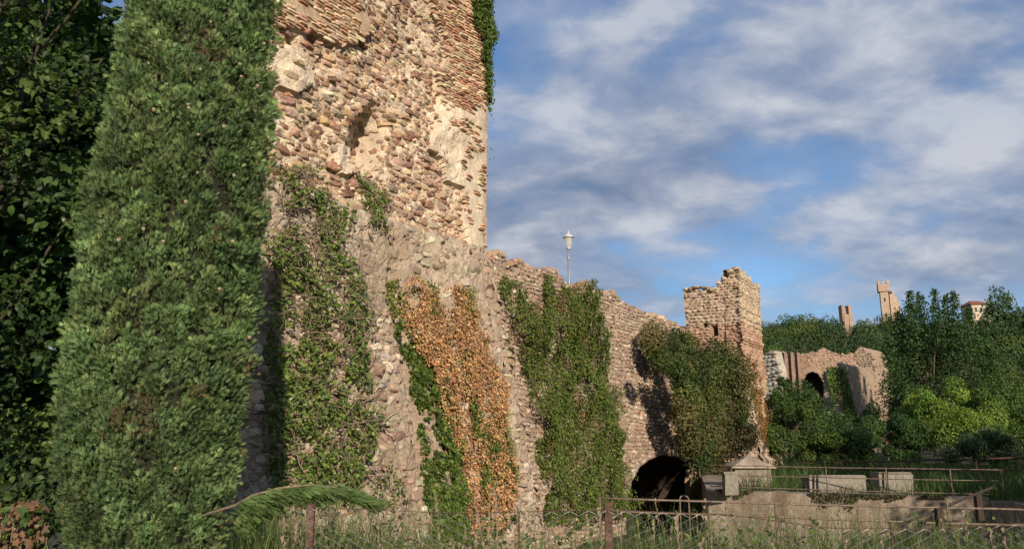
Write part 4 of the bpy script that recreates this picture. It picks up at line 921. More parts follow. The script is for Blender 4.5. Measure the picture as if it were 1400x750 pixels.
def hill_tree(x, y, s_, c, label='dark green tree in the wood covering the far castle hill', group='trees of the hillside wood', k=None):
    t = thing('hill_tree', label, 'tree', group, loc=(x, y, float(height(x, y)) - .3)); t.rotation_euler = (0, 0, gh.uniform(0, 6)); t.scale = (s_, s_, s_ * gh.uniform(.85, 1.2))
    o = obj('crown', crowns[int(gh.integers(7)) if k is None else k], t); o.color = (*c, 1); obj('trunk', trk, t); return t
pts_h = []
tries = 0
while len(pts_h) < 296 and tries < 30000:
    tries += 1; az = gh.uniform(16.5, 35.5); r = 114 + 150 * gh.random(); x, y = r * math.sin(R(az)), r * math.cos(R(az))
    ph = 0 if tries < 2500 and len(pts_h) < 115 else 1 if tries < 5000 and len(pts_h) < 205 else 2
    if ph == 0: r = gh.uniform(258, 305); x, y = r * math.sin(R(az)), r * math.cos(R(az))
    if ph == 1: az = gh.uniform(29, 35.5); r = gh.uniform(150, 262); x, y = r * math.sin(R(az)), r * math.cos(R(az))
    if az < 25 and r < 150: continue
    if abs(math.degrees(math.atan2(x, y)) - 23.2) < .9 and r > 200: continue
    if all((x - a_) ** 2 + (y - b_) ** 2 > (4.6 if ph == 0 else 6.4) ** 2 for a_, b_, _ in pts_h): pts_h.append((x, y, r))
for x, y, r in pts_h:
    s9 = gh.uniform(5.2, 8.2) if r > 255 else gh.uniform(4.8, 6.6); c9 = pick(HP, 1, [3, 3, 3, 1, 2], .12)[0]; hill_tree(x, y, s9, c9, hill_label(x, y, s9, c9))
# the rest of the wood, outside and beyond, as one mass
n = 900; az = np.concatenate([gh.uniform(2, 16.5, 450), gh.uniform(35.5, 60, 450)]); r = gh.uniform(140, 320, n); X_, Y_ = r * np.sin(np.radians(az)), r * np.cos(np.radians(az)); G = Geo()
for x, y in zip(X_, Y_):
    s_ = gh.uniform(6, 8.5); m_ = 60; d = nrm(gh.normal(0, 1, (m_, 3))); P = np.array([x, y, float(height(x, y)) + s_ * .6]) + d * s_ * .75 * gh.uniform(.7, 1.1, (m_, 1))
    Xf, Yf, Zf = frames(nrm(d + UP * .3), None, .6); V, F, c = scatter(*LEAF2, P, Xf, Yf, Zf, gh.uniform(1.7, 3.0, m_), pick(HP, 1, None, .2).repeat(m_, 0)); G.add(V, F, c)
obj('hillside_wood', G.mesh('hillside_wood', M_LEAF), kind='stuff')
def hill_px(px, Y): p = at_y(px, 600, Y); return p[0], Y
for (px, Y, s_, c, lb) in ((1388, 230, 0, (.05, .085, .03), 'big round dark tree topping the hill beside the red-roofed house'), (1329, 236, 6.2, (.05, .085, .028), 'dark tree standing just before the pale walls of the tiled house'), (1346, 232, 5.8, (.065, .10, .03), 'mid green tree below the annex of the tiled house'), (1184, 150, 5.2, (.15, .24, .05), 'bright green tree standing out of the wood below the slender ruined castle turret')):
    x, y = hill_px(px, Y); t = hill_tree(x, y, 9, c, lb, None, 3)
    if s_ == 0: zt2 = zy(px, 406, Y); s_ = max(8.5, (zt2 - height(x, y)) / 1.12)
    t.scale = (min(s_ * .95, 7), min(s_ * .95, 7), s_)

# ------------------------------------------------------------------ castle on the hill
def brickish(G, parent, name, m=M_MORTAR_FAR): return obj(name, G.mesh(name, m), parent)
YC = 330
def cx(px): return at_y(px, 430, YC)[0]
def cz(py): return zy(1200, py, YC)
keep = thing('castle_keep', 'tall crenellated castle keep on the hill behind the poplar', 'castle tower', loc=(cx(1211), YC, float(height(cx(1211), YC)) - .5))
zb_ = float(height(cx(1211), YC)) - .5; wk = (cx(1216) - cx(1206)) / 2; ht = cz(394) - zb_
G = Geo(); V, F = box((-wk, -wk, 0), (wk, wk, ht), R(-18)); G.add(V, F, (.46, .36, .26)); brickish(G, keep, 'shaft')
G = Geo(); V, F = box((-wk * 1.42, -wk * 1.42, ht - 1.6), (wk * 1.42, wk * 1.42, ht + 1.3), R(-18)); G.add(V, F, (.48, .37, .27)); brickish(G, keep, 'parapet')
mz = ht + 1.31
for i in range(12):
    s_, q = divmod(i, 3); an = R(-18) + s_ * math.pi / 2; off = (-.9 + q * .9) * wk * 1.1; V, F = box((off * 1.12 - wk * .24, -wk * 1.41, mz), (off * 1.12 + wk * .24, -wk * 1.05, mz + 1.6)); c_, s2 = math.cos(an), math.sin(an)
    V = np.stack([V[:, 0] * c_ - V[:, 1] * s2, V[:, 0] * s2 + V[:, 1] * c_, V[:, 2]], 1); brickish(Geo().add(V, F, (.5, .4, .3)), keep, 'merlon')
for zq in (.35, .62, .82):
    V, F = box((-.35, -wk - .03, ht * zq), (.35, -wk + .3, ht * zq + 1.6)); c_, s2 = math.cos(R(-18)), math.sin(R(-18)); V = np.stack([V[:, 0] * c_ - V[:, 1] * s2, V[:, 0] * s2 + V[:, 1] * c_, V[:, 2]], 1); brickish(Geo().add(V, F), keep, 'window', M_DARK)
wing = thing('castle_ruin', 'lower broken wall fragment leaning against the crenellated castle keep', 'castle ruin', loc=(cx(1224), YC + 1, zb_))
G = Geo(); w2 = (cx(1230) - cx(1217)) / 2
for x0_, x1_, yt in ((-1, -.45, 402), (-.45, .0, 398), (.0, .5, 406), (.5, 1, 412)):
    V, F = box((x0_ * w2, -2 - .1 * x0_, 0), (x1_ * w2, 2 + .1 * x0_, cz(yt) - zb_)); G.add(V, F, (.47, .36, .26))
brickish(G, wing, 'wall_fragment')
tur = thing('castle_ruin', 'slender ruined castle turret split by a gap on the wooded hill', 'castle ruin', loc=(cx(1156), YC, float(height(cx(1156), YC)) - .5))
zb_ = float(height(cx(1156), YC)) - .5; u_ = lambda p: cx(p) - cx(1156)
for nm, x0_, x1_, yt, yb in (('wall_shard', 1149.5, 1151.2, 417, 440), ('wall_shard', 1158.5, 1163, 418, 452), ('wall_shard', 1151.3, 1158.4, 430, 452), ('wall_base', 1143, 1163.5, 446, 540), ('wall_shard', 1151.3, 1154.5, 421, 429.8)):
    V, F = box((u_(x0_), -1.6, cz(yb) - zb_), (u_(x1_), 1.6 + .01 * x0_ % .3, cz(yt) - zb_), 0, (0, 0, 0), .15); brickish(Geo().add(V, F, (.40, .29, .21)), tur, nm)
YH = 250; HZ = float(height(at_y(1338, 430, YH)[0], YH)) - .5
hs = thing('house', 'pale house with brown hipped tile roof half hidden on the wooded hill', 'house', loc=(at_y(1338, 430, YH)[0], YH, HZ))
hx = lambda p: at_y(p, 430, YH)[0] - at_y(1338, 430, YH)[0]; hz = lambda p: zy(1338, p, YH) - HZ
obj('wall', Geo().add(*box((hx(1322), -3, 0), (hx(1346), 3, hz(418)))).mesh('wall', M_PLASTER), hs)
V = np.array([(hx(1319), -3.6, hz(418) + .01), (hx(1349), -3.6, hz(418) + .01), (hx(1349), 3.6, hz(418) + .01), (hx(1319), 3.6, hz(418) + .01), (hx(1328), 0, hz(411)), (hx(1340), 0, hz(411))])
obj('roof', Geo().add(V[:4], np.array([(0, 1, 2, 3)])).add(V, np.array([(0, 1, 5), (0, 5, 4), (1, 2, 5), (2, 3, 4), (2, 4, 5), (3, 0, 4)])).mesh('roof', M_TILE), hs)
obj('annex', Geo().add(*box((hx(1346.2), -2.4, 0), (hx(1356), 2.4, hz(420)))).mesh('annex', M_TILE), hs)
for p in (1326, 1333, 1340): obj('window', Geo().add(*box((hx(p), -3.06, hz(428)), (hx(p + 3), -2.9, hz(422)))).mesh('window', M_DARK), hs)

# ------------------------------------------------------------------ retaining wall, railings, blocks
rw = thing('retaining_wall', 'long low stained concrete retaining wall below the thin railing', 'wall')
def rw_seg(A, B, zb, zt, thick, name):
    A, B = np.array(A[:2]), np.array(B[:2]); Lg = np.linalg.norm(B - A); U = (B - A) / Lg; Nn = np.array([U[1], -U[0]]); nu = int(Lg / .12); nz = 26
    s_ = np.linspace(0, Lg, nu)[None] * np.ones((nz, 1)); zg = np.linspace(zb, zt, nz)[:, None] * np.ones((1, nu)); ww = .03 * (fbm(s_ * 1.5, zg * 1.5, s=701) - .5) + .02 * (zt - zg)
    zg = zg - .025 * (fbm(s_ * 2, 0 * s_, s=702) > .56) * (zg > zt - .02)
    P = np.stack([A[0] + U[0] * s_ + Nn[0] * ww, A[1] + U[1] * s_ + Nn[1] * ww, zg], -1); G = Geo().add(P.reshape(-1, 3), gridF(nu, nz))
    T = np.stack([P[-1], P[-1] - np.array([Nn[0] * thick, Nn[1] * thick, 0])]); G.add(T.reshape(-1, 3), gridF(nu, 2))
    e0 = np.stack([P[:, 0], P[:, 0] - np.array([Nn[0] * thick, Nn[1] * thick, 0])], 1); G.add(e0.reshape(-1, 3), gridF(2, nz))
    e1 = np.stack([P[:, -1], P[:, -1] - np.array([Nn[0] * thick, Nn[1] * thick, 0])], 1); G.add(e1.reshape(-1, 3), gridF(2, nz))
    return obj(name, G.mesh(name, M_RETAIN, False), rw)
rw_seg(RW_A, RW_B, -2.5, 0.0, .8, 'wall_face'); rw_seg(RW_B + np.array([.02, 0, 0]), RW_C, -2.5, -.02, .8, 'wing_face')
Cw = RW_A + np.array([17 * TAN_END - .5, 17, 0]); RW_A0 = RW_A + np.array([-.02, .03, 0]); rw_seg(Cw, RW_A0, -2.5, -.03, .9, 'end_face')
gm = np.random.default_rng(731); n = 5200; k = gm.random(n)
Pm = RW_A[None] * (1 - k[:, None]) + RW_B[None] * k[:, None]; cl_m = fbm(Pm[:, 0] * 1.6, 0 * k, s=73); ok = cl_m > .40; Pm, cl_m = Pm[ok], cl_m[ok]; n = len(Pm)
Pm = Pm + np.stack([gm.normal(0, .03, n), -.06 - .05 * gm.random(n), .04 - gm.random(n) ** 1.6 * (.05 + 1.3 * np.maximum(cl_m - .45, 0))], 1)
fringe = thing('trailing_weeds', 'brown and green weeds trailing over the top edge of the retaining wall', 'weeds')
obj('leaves', leafy('leaves', Pm, np.tile([0, -.8, .5], (n, 1)), gm.uniform(.03, .075, n), pick([(.07, .09, .03), (.11, .085, .05), (.05, .06, .025), (.16, .12, .07)], n), LEAF2, M_LEAF, np.tile([0, 0, -1.0], (n, 1))), fringe)
def rail_fence(name, label, pts, zs, posts, rad, m, post_r=None, zbase=-.1, group=None, base_fn=None):
    t = thing(name, label, 'railing', group)
    pts = np.array(pts, float)
    for q, z in enumerate(zs):
        path = []
        for i, p in enumerate(pts): path.append((p[0], p[1], z[i] if np.ndim(z) else z))
        path = np.array(path); pp = []
        for i in range(len(path) - 1):
            for k in np.linspace(0, 1, 9)[(0 if i == 0 else 1):]: pp.append(path[i] * (1 - k) + path[i + 1] * k + np.array([0, 0, -.012 * math.sin(k * 3.14) + RNG.normal(0, .004)]))
        obj('rail', Geo().add(*tube(pp, rad, 6)).mesh('rail', m, True), t)
    for (x, y, zb, zt_) in posts: obj('post', Geo().add(*tube([(x, y, zb), (x + RNG.normal(0, .01), y, zt_)], post_r or rad * 1.1, 6)).mesh('post', m, True), t)
    return t
# thin three-bar railing on the retaining wall
d_ = RW_B[:2] - RW_A[:2]; Ln = np.linalg.norm(d_); d_ = d_ / Ln; nb_ = np.array([-d_[1], d_[0]])
Pa = RW_A[:2] + nb_ * .25; Pb = RW_B[:2] + nb_ * .25 + d_ * .3
def onpx(px):
    v = ray(px, 650); k = np.linalg.solve(np.array([[v[0], -d_[0]], [v[1], -d_[1]]]), Pa); return Pa + d_ * k[1]
za = lambda y: EYE + (RW_A[1]) * (600.2 - y) / FPX * 1.03
posts = [(*onpx(p), -.05, .78) for p in (1000, 1050, 1130, 1211, 1300, 1370)]
rail_fence('thin_railing', 'thin rusty three-bar railing on top of the long retaining wall', [Pa, Pb], [.77, .47, .10], posts, .017, M_RAIL)
# nearer rusty two-bar railing
YR = 13.0
NA, NB_, = at_y(818, 680, YR), at_y(1391, 697, YR - .6)
tl = at_y(850, 697, YR); tr_ = at_y(1391, 719, YR - .6)
nr = rail_fence('rusty_railing', 'nearer rusty two-bar railing crossing the view above the tall weeds', [NA, NB_ + np.array([.6, 0, 0])], [(NA[2], NB_[2]), (tl[2], tr_[2])],
           [(*at_y(p, 690, y_)[:2], -2.3, z_) for p, y_, z_ in ((820, YR, NA[2]), (1060, YR - .25, NA[2] - .07), (925, YR - .1, tl[2] - .01))], .018, M_RAIL)
hp = at_y(935, 690, YR - .1); hoop = [(hp[0] - .06, hp[1], -1.6), (hp[0] - .06, hp[1], hp[2] + .1), (hp[0] - .04, hp[1], hp[2] + .135), (hp[0], hp[1], hp[2] + .15), (hp[0] + .05, hp[1], hp[2] + .135), (hp[0] + .08, hp[1], hp[2] + .1), (hp[0] + .08, hp[1], -1.6)]
obj('hoop', Geo().add(*tube(hoop, .013, 6)).mesh('hoop', M_RAIL, True), nr)
fr = thing('sluice_frame', 'dark rusty sluice frame of two stout posts with sloping braces', 'frame')
for p, yt, Y in ((1283, 694, 12.2), (1336, 673, 13.2)):
    b = at_y(p, yt, Y); obj('post', Geo().add(*box((b[0] - .045, Y - .045, -2.2), (b[0] + .045, Y + .045, b[2]))).mesh('post', M_SLUICE), fr)
a1, b1 = at_y(1243, 712, 12.1), at_y(1356, 666, 13.1); obj('brace', Geo().add(*tube([a1, b1], .02, 6)).mesh('brace', M_SLUICE), fr)
a1, b1 = at_y(1200, 730, 12.0), at_y(1284, 695, 12.3); obj('brace', Geo().add(*tube([a1, b1], .018, 6)).mesh('brace', M_SLUICE), fr)
# farther dark pipe rail
A1, B1 = at_y(1095, 633, 34), at_y(1420, 624, 30); A2, B2 = at_y(1110, 641, 34), at_y(1420, 642, 30)
rail_fence('pipe_rail', 'dark brown pipe rail in the grass before the bushes', [A1, B1], [(A1[2], B1[2]), (A2[2], B2[2])], [(*at_y(p, 630, 32)[:2], -.2, at_y(p, 629, 32)[2]) for p in (1150, 1200, 1242, 1335, 1395)], .035, M_RUST, .03)
def block(label, px0, px1, yt, Y, dz=.5, dep=.6):
    x0, x1 = at_y(px0, 650, Y)[0], at_y(px1, 650, Y)[0]; z1 = zy((px0 + px1) / 2, yt, Y)
    nx = 8; G = Geo(); V, F = box((x0, Y, -.2), (x1, Y + dep, z1), 0, (0, 0, 0), .025); G.add(V, F)
    t = thing('concrete_block', label, 'block'); obj('block_body', G.mesh('block_body', M_BLOCK), t)
    V, F = box((x0 + .03, Y + .03, z1 + .003), (x1 - .03, Y + dep - .03, z1 + .035), 0, (0, 0, 0), .012); obj('block_cap', Geo().add(V, F).mesh('block_cap', M_BLOCK), t)
    for bx_ in (x0 + .10, x0 + .22):            # old gate ironwork bolted to the block
        obj('bracket', Geo().add(*tube([(bx_, Y - .06, -.1), (bx_ + .02, Y - .07, z1 * .6), (bx_ + .05, Y - .05, z1 + .06)], .022, 5)).mesh('bracket', M_SLUICE), t)
    return t
block('long pale concrete block behind the thin railing', 1106, 1184, 651, 26.0)
block('short pale concrete block nearer the sluice frame than the long one', 1201, 1248, 647, 25.4)
hut = thing('stone_hut', 'low stone hut with pyramid cap at the end of the retaining wall', 'hut', loc=(*at_y(1024, 640, 29)[:2], -.1))
k = 29 / FPX; ze = zy(1024, 639, 29) + .1; za_ = zy(1024, 622, 29) + .1
V, F = box((-.62, -.5, 0), (.62, .5, ze), 0, (0, 0, 0), .02); obj('hut_body', Geo().add(V, F, (.3, .26, .2)).mesh('hut_body', M_MORTAR_FAR), hut)
V = np.array([(-.78, -.66, ze + .01), (.78, -.66, ze + .01), (.78, .66, ze + .01), (-.78, .66, ze + .01), (-.74, -.62, ze + .07), (.74, -.62, ze + .07), (.74, .62, ze + .07), (-.74, .62, ze + .07), (0, 0, za_)])
obj('roof_cap', Geo().add(V, np.array([(0, 2, 1), (0, 3, 2), (0, 1, 5), (0, 5, 4), (1, 2, 6), (1, 6, 5), (2, 3, 7), (2, 7, 6), (3, 0, 4), (3, 4, 7), (4, 5, 8), (5, 6, 8), (6, 7, 8), (7, 4, 8)]), (.45, .38, .28)).mesh('roof_cap', M_MORTAR_FAR), hut)
gpp = at_y(997, 640, 25.5); gpst = thing('gate_post', 'squat whitewashed stone post beside the pyramid-capped hut', 'post', loc=(gpp[0], 25.5, -.1))
zt_ = zy(997, 644, 25.5) + .1; obj('post_body', Geo().add(*box((-.2, -.18, 0), (.2, .18, zt_ - .08), 0, (0, 0, 0), .02)).mesh('post_body', M_BLOCK), gpst)
obj('post_cap', Geo().add(*box((-.23, -.21, zt_ - .077), (.23, .21, zt_), 0, (0, 0, 0), .015)).mesh('post_cap', M_BLOCK), gpst)

# ------------------------------------------------------------------ near chain-link fence
YF = 4.6
fence = thing('wire_fence', 'rusty chain-link fence running through the tall weeds', 'fence')
x0, x1 = at_y(405, 700, YF)[0], at_y(1460, 700, YF)[0]
def ftop(x): return np.interp(x, [at_y(p, 700, YF)[0] for p in (405, 425, 620, 830, 1000, 1130, 1280, 1460)], [zy(p, y, YF) for p, y in ((405, 694), (425, 693), (705, 702), (830, 697), (1000, 704), (1130, 722), (1280, 722), (1460, 712))])
st = .052; nxw = int((x1 - x0) / st); G = Geo()
for i in range(nxw + 1):
    for sgn in (1, -1):
        pass
z_ = None; wires = []
for i in range(nxw + 1):
    pts = []; xb = x0 + i * st; zt1 = float(ftop(xb)); j = 0; z_ = zt1
    while z_ > .02 and j < 46:
        pts.append((xb + (st / 2 if ((j + i) % 2) else -st / 2) * 1.04, YF + (.004 if j % 2 else -.004) + .02 * (float(vnoise(xb * 2, z_ * 2, s=1)) - .5), z_)); z_ -= st * .5; j += 1
    G.add(*tube(pts, .0021, 3, cap=False))
obj('wire_mesh', G.mesh('wire_mesh', M_WIRE), fence)
obj('top_wire', Geo().add(*tube([(x, YF - .01, float(ftop(x)) + .004) for x in np.linspace(x0, x1, 50)], .0022, 5)).mesh('top_wire', M_RUST), fence)
for p, yt, r_ in ((425, 688, .019), (830, 686, .021), (1450, 700, .02)):
    b = at_y(p, yt, YF + .03); 
    V, F = box((-r_, -r_ * .8, -.3), (r_, r_ * .8, b[2])); V = V + np.array([b[0], YF + .03, 0]); V[4:, 0] += .006; obj('fence_post', Geo().add(V, F).mesh('fence_post', M_RUST), fence)
for p, yt in ((1215, 713), (707, 700)):
    b = at_y(p, yt, YF + .05); obj('stake', Geo().add(*tube([(b[0], YF + .05, -.2), (b[0] + .01, YF + .05, b[2])], .006, 5)).mesh('stake', M_RUST), fence)

# ------------------------------------------------------------------ cypress
gc = np.random.default_rng(800); YY = 5.9
cb = at_y(232, 600, YY); cyp = thing('cypress_tree', 'big dense feathery green cypress standing in front of the ruined tower', 'tree', loc=(cb[0], YY, -.1))
sil = [(0, 172, 384), (150, 146, 385), (300, 106, 377), (430, 92, 368), (560, 72, 352), (640, 62, 340), (700, 74, 332), (760, 95, 325)]
zs_, cs_, rs_ = [], [], []
for y, xl, xr in sil:
    zs_.append(zy(220, y, YY) + .1); cs_.append((at_y(xl, y, YY)[0] + at_y(xr, y, YY)[0]) / 2 - cb[0]); rs_.append((at_y(xr, y, YY)[0] - at_y(xl, y, YY)[0]) / 2)
zs_ = [8.6, 8.0] + zs_ + [.1]; cs_ = [cs_[0] + .05] * 2 + cs_ + [cs_[-1]]; rs_ = [.03, .30] + rs_ + [rs_[-1] * .7]
zs_, cs_, rs_ = map(lambda q: np.array(q)[::-1], (zs_, cs_, rs_))
def cyp_r(z): return np.interp(z, zs_, rs_)
def cyp_c(z): return np.interp(z, zs_, cs_)
nc = 4300; q_ = np.arange(nc); zc = .35 + 7.55 * (q_ + gc.uniform(-8, 8, nc)) / nc; an = (q_ * 2.399963 + gc.normal(0, .10, nc)) % (2 * math.pi); kp = (gc.random(nc) < (.25 + .75 * cyp_r(zc) / .85)) & ((np.sin(an) < .25) | (gc.random(nc) < .35)); zc = zc[kp]; an = an[kp]; nc = len(zc)
front = np.cos(an + math.pi / 2) 
rc = (cyp_r(zc) - .10) * (.76 + .22 * fbm(np.cos(an) * 2, np.sin(an) * 2, zc * 1.3, s=3)) ; ns = 64
rad_d = np.stack([np.cos(an), np.sin(an), 0 * an], 1); cpos = np.stack([cyp_c(zc) + np.cos(an) * rc, np.sin(an) * rc, zc], 1)
cdir = nrm(rad_d * gc.uniform(.15, .75, (nc, 1)) + UP * 1.2 + gc.normal(0, .22, (nc, 3))); clen = gc.uniform(.12, .28, nc)
gp_ = fbm(cpos[:, 0] * 3.2, cpos[:, 1] * 3.2, cpos[:, 2] * 2.6, s=61) > .25; cpos, cdir, clen, rad_d = cpos[gp_], cdir[gp_], clen[gp_], rad_d[gp_]; nc = len(cpos)
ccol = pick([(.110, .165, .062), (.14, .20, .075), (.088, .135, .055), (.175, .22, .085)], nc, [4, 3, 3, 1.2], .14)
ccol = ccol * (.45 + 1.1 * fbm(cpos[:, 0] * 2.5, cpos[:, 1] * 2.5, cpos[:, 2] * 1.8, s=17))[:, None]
i = np.repeat(np.arange(nc), ns); n = len(i); s_ = gc.random(n) ** .8; off = gc.normal(0, 1, (n, 3)); off -= (off * cdir[i]).sum(1, keepdims=True) * cdir[i]
wd = .042 * (1 - .62 * s_); P = cpos[i] + cdir[i] * (s_ * clen[i])[:, None] + off * wd[:, None] - rad_d[i] * .03
Yv = nrm(cdir[i] * 1.0 + off * .55 + UP * .25 + gc.normal(0, .3, (n, 3))); Zr = gc.normal(0, 1, (n, 3)) + rad_d[i] * .8; Zr = nrm(Zr - (Zr * Yv).sum(1, keepdims=True) * Yv); Xv = np.cross(Yv, Zr)
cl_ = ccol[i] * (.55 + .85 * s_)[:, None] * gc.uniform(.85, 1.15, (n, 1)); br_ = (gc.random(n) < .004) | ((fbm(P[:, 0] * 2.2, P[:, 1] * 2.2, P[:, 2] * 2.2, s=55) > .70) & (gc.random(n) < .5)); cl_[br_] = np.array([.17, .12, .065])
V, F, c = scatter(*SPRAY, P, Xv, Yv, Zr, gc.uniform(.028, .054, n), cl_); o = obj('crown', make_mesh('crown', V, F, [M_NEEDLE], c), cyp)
# inner mass of old brown shaded twigs and the trunk
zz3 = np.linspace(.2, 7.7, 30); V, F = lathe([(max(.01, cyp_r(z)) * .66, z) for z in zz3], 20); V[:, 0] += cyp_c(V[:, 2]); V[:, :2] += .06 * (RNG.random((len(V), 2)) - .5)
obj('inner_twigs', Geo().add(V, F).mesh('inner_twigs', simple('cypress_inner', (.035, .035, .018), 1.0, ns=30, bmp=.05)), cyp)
obj('trunk', Geo().add(*tube([(cyp_c(1), 0, -.3), (cyp_c(2), .03, 2), (cyp_c(4), 0, 5)], [.16, .12, .06], 9)).mesh('trunk', M_BARK, True), cyp)
# pale cones among the foliage (photo spots)
cone_me = None; tv, tf = lathe([(0, -1), (.6, -.8), (.95, -.2), (1, .3), (.7, .8), (0, 1)], 7)
tv = tv * (1 + .08 * RNG.normal(0, 1, (len(tv), 1)))
cone_me = make_mesh('cone', tv, np.concatenate([tf[:, [0, 1, 2]], tf[:, [0, 2, 3]]]), [M_CONE], smooth=True)
for (x, y) in [(203, 87), (274, 95), (257, 143), (330, 105), (328, 88), (271, 184), (320, 240), (270, 236), (254, 276), (87, 301), (162, 328), (341, 461), (228, 115), (361, 60), (352, 118), (196, 313), (127, 343), (306, 173), (223, 330), (288, 30), (240, 640), (318, 330), (300, 395), (210, 150), (258, 148)]:
    p = at_y(x, y, YY) ; z = p[2] + .1; xx = p[0] - cb[0] - cyp_c(z); rr_ = cyp_r(z); yy = -math.sqrt(max(0, rr_ ** 2 * 1.0 - xx ** 2)) - .02; sc2 = (YY + yy) / YY
    o = bpy.data.objects.new('cone', cone_me); C.objects.link(o); o.parent = cyp; o.location = (p[0] * sc2 - cb[0], yy, (p[2] - EYE) * sc2 + EYE + .1); q = gc.uniform(.010, .016); o.scale = (q, q, q)
# drooping feathery bough at its foot
pb = [at_y(322, 690, YY - .35), at_y(345, 677, YY - .45), at_y(380, 667, YY - .5), at_y(425, 662, YY - .55), at_y(460, 666, YY - .6), at_y(505, 684, YY - .6)]
pb = np.array(pb) - np.array([cb[0], YY, -.1]); kk = np.linspace(0, 5, 26); path = np.stack([np.interp(kk, range(6), pb[:, q]) for q in range(3)], 1)
bough = obj('low_bough', Geo().add(*tube(np.concatenate([[pb[0] + [-.5, .2, -.15]], path]), np.concatenate([[.012], np.linspace(.010, .003, 26)]), 6)).mesh('low_bough', M_TWIG, True), cyp)
n = 2400; k = gc.random(n) ** .9 * 5; P = np.stack([np.interp(k, range(6), pb[:, q]) for q in range(3)], 1); w_ = np.interp(k, [0, 2, 4, 5], [.19, .12, .06, .03])
dr = gc.random(n) * (.35 + .95 * vnoise(k * 5, 0, s=3)); P = P + np.stack([gc.normal(0, .02, n) + .02, gc.normal(0, .05, n), -dr * w_], 1)
Yv = nrm(np.stack([.75 + gc.normal(0, .2, n), gc.normal(0, .3, n), -.22 - .25 * dr + gc.normal(0, .15, n)], 1)); Zr = nrm(np.cross(Yv, gc.normal(0, .5, (n, 3)) + [0, 1, .3])); V, F, c = scatter(*FEATHER, P, np.cross(Yv, Zr), Yv, Zr, gc.uniform(.04, .085, n), pick([(.12, .18, .055), (.15, .21, .07), (.085, .135, .04)], n, None, .25))
obj('bough_foliage', make_mesh('bough_foliage', V, F, [M_NEEDLE], c), cyp)

# ------------------------------------------------------------------ broadleaf tree at the left
fig = thing('fig_tree', 'dark shady broadleaf tree with lobed leaves crowding behind the cypress', 'tree', loc=(-6.4, 8.2, -.1))
gf = np.random.default_rng(810); nc = 240; C0 = []
while len(C0) < nc:
    q = np.array([gf.uniform(-2.6, 2.4), gf.uniform(-1.8, 2.6), gf.uniform(.2, 9.5)]); 
    if (q[0] / 2.6) ** 2 + (q[1] / 2.6) ** 2 < 1: C0.append(q)
C0 = np.array(C0); n = 26000; i = gf.integers(0, nc, n); d = nrm(gf.normal(0, 1, (n, 3))); P = C0[i] + d * (gf.uniform(.2, .55, n))[:, None] * [1, 1, .75]
cols = pick([(.045, .08, .018), (.065, .105, .024), (.032, .056, .016), (.09, .13, .03)], nc, [3, 3, 3, 1.2], .15)[i] * gf.uniform(.8, 1.2, (n, 1))
obj('crown', leafy('crown', P, np.tile([.1, -.5, .7], (n, 1)), gf.uniform(.06, .115, n), cols, LEAF4, M_LEAF, np.tile([0, -.3, -.8], (n, 1)), .5, .7), fig)
G = Geo(); G.add(*tube([(0, .4, -.2), (.1, .4, 2.4), (0, .5, 5.5), (.2, .4, 8.6)], [.17, .14, .10, .04], 9))
for q in range(46):
    z1 = gf.uniform(.6, 7.5); e_ = C0[q]; s_ = np.array([0, .4, min(z1, e_[2])]); G.add(*tube([s_, (s_ + e_) / 2 + [0, 0, -.2], e_], [.035, .02, .007], 5))
obj('trunk', G.mesh('trunk', simple('dark_bark', (0.06, 0.045, 0.03), 0.95, ns=30, bmp=0.02), True), fig)
blob_tree('tree', 'dense dark evergreen mass behind the shady broadleaf tree', 'tree', (-8.6, 12.4, -.6), 12, 2.8, 26000, .25, DG, seed=812, clumps=150, clump_r=.3)
# reddish dry weeds at its foot
rd_ = thing('dry_bramble', 'reddish dry bramble at the foot of the shady broadleaf tree', 'bramble'); n = 900
Pc = np.array([at_y(gf.uniform(-30, 62), gf.uniform(692, 775), gf.uniform(5.6, 6.6)) for _ in range(n)]); nn_ = fbm(Pc[:, 0] * 3, Pc[:, 2] * 3, s=4); 
obj('leaves', leafy('leaves', Pc, np.tile([0, -.6, .6], (n, 1)), gf.uniform(.03, .075, n), pick([(.20, .10, .06), (.24, .15, .09), (.16, .10, .06), (.08, .12, .03), (.06, .10, .03)], n), LOBE, M_DRYLEAF), rd_)
G = Geo()
for q in range(50): G.add(*tube([(Pc[q][0], Pc[q][1] + .05, 0), Pc[q] + [.03, .02, 0]], [.006, .003], 4))
obj('stems', G.mesh('stems', M_TWIG), rd_, kind='stuff')

# ------------------------------------------------------------------ straggling wall shrub between cypress and talus
ws = thing('wall_shrub', 'straggling shrub of bare brown twigs and green leaves on the tower beside the cypress', 'shrub')
SHR = poly([(372, 235), (400, 222), (430, 232), (448, 262), (470, 300), (478, 350), (492, 380), (500, 420), (490, 470), (500, 540), (508, 600), (498, 650), (470, 690), (360, 690), (360, 500)])
SHR2 = poly([(478, 240), (498, 232), (522, 290), (518, 312), (498, 300), (484, 270)])
gs = np.random.default_rng(820); u, z = on_face(SHR, 420, tower_pt, (8.5, 16), (-2, 10), 821, None, 1.0); G = Geo()
for q in range(420):
    p = tower_pt(u[q], z[q]) + N_ * .05; L_ = gs.uniform(.4, 1.3); d = nrm(D_ * gs.normal(0, 1) + UP * gs.normal(.15, .6) + N_ * gs.uniform(.1, .6)); pts = []
    for k in range(6): pts.append(p.copy()); p = p + d * L_ / 6; d = nrm(d + gs.normal(0, .28, 3) - UP * .10)
    G.add(*tube(pts, np.linspace(.016, .004, 6) * gs.uniform(.6, 1.4), 4, cap=False))
obj('twigs', G.mesh('twigs', M_TWIG, True), ws)
leaf_zone = lambda u, z, x, y: (fbm(u * 1.9, z * 1.9, s=822) > .44 + .07 * (y < 420)) | ((x < 440) & (y > 470) & (fbm(u * 2, z * 2, s=823) > .4))
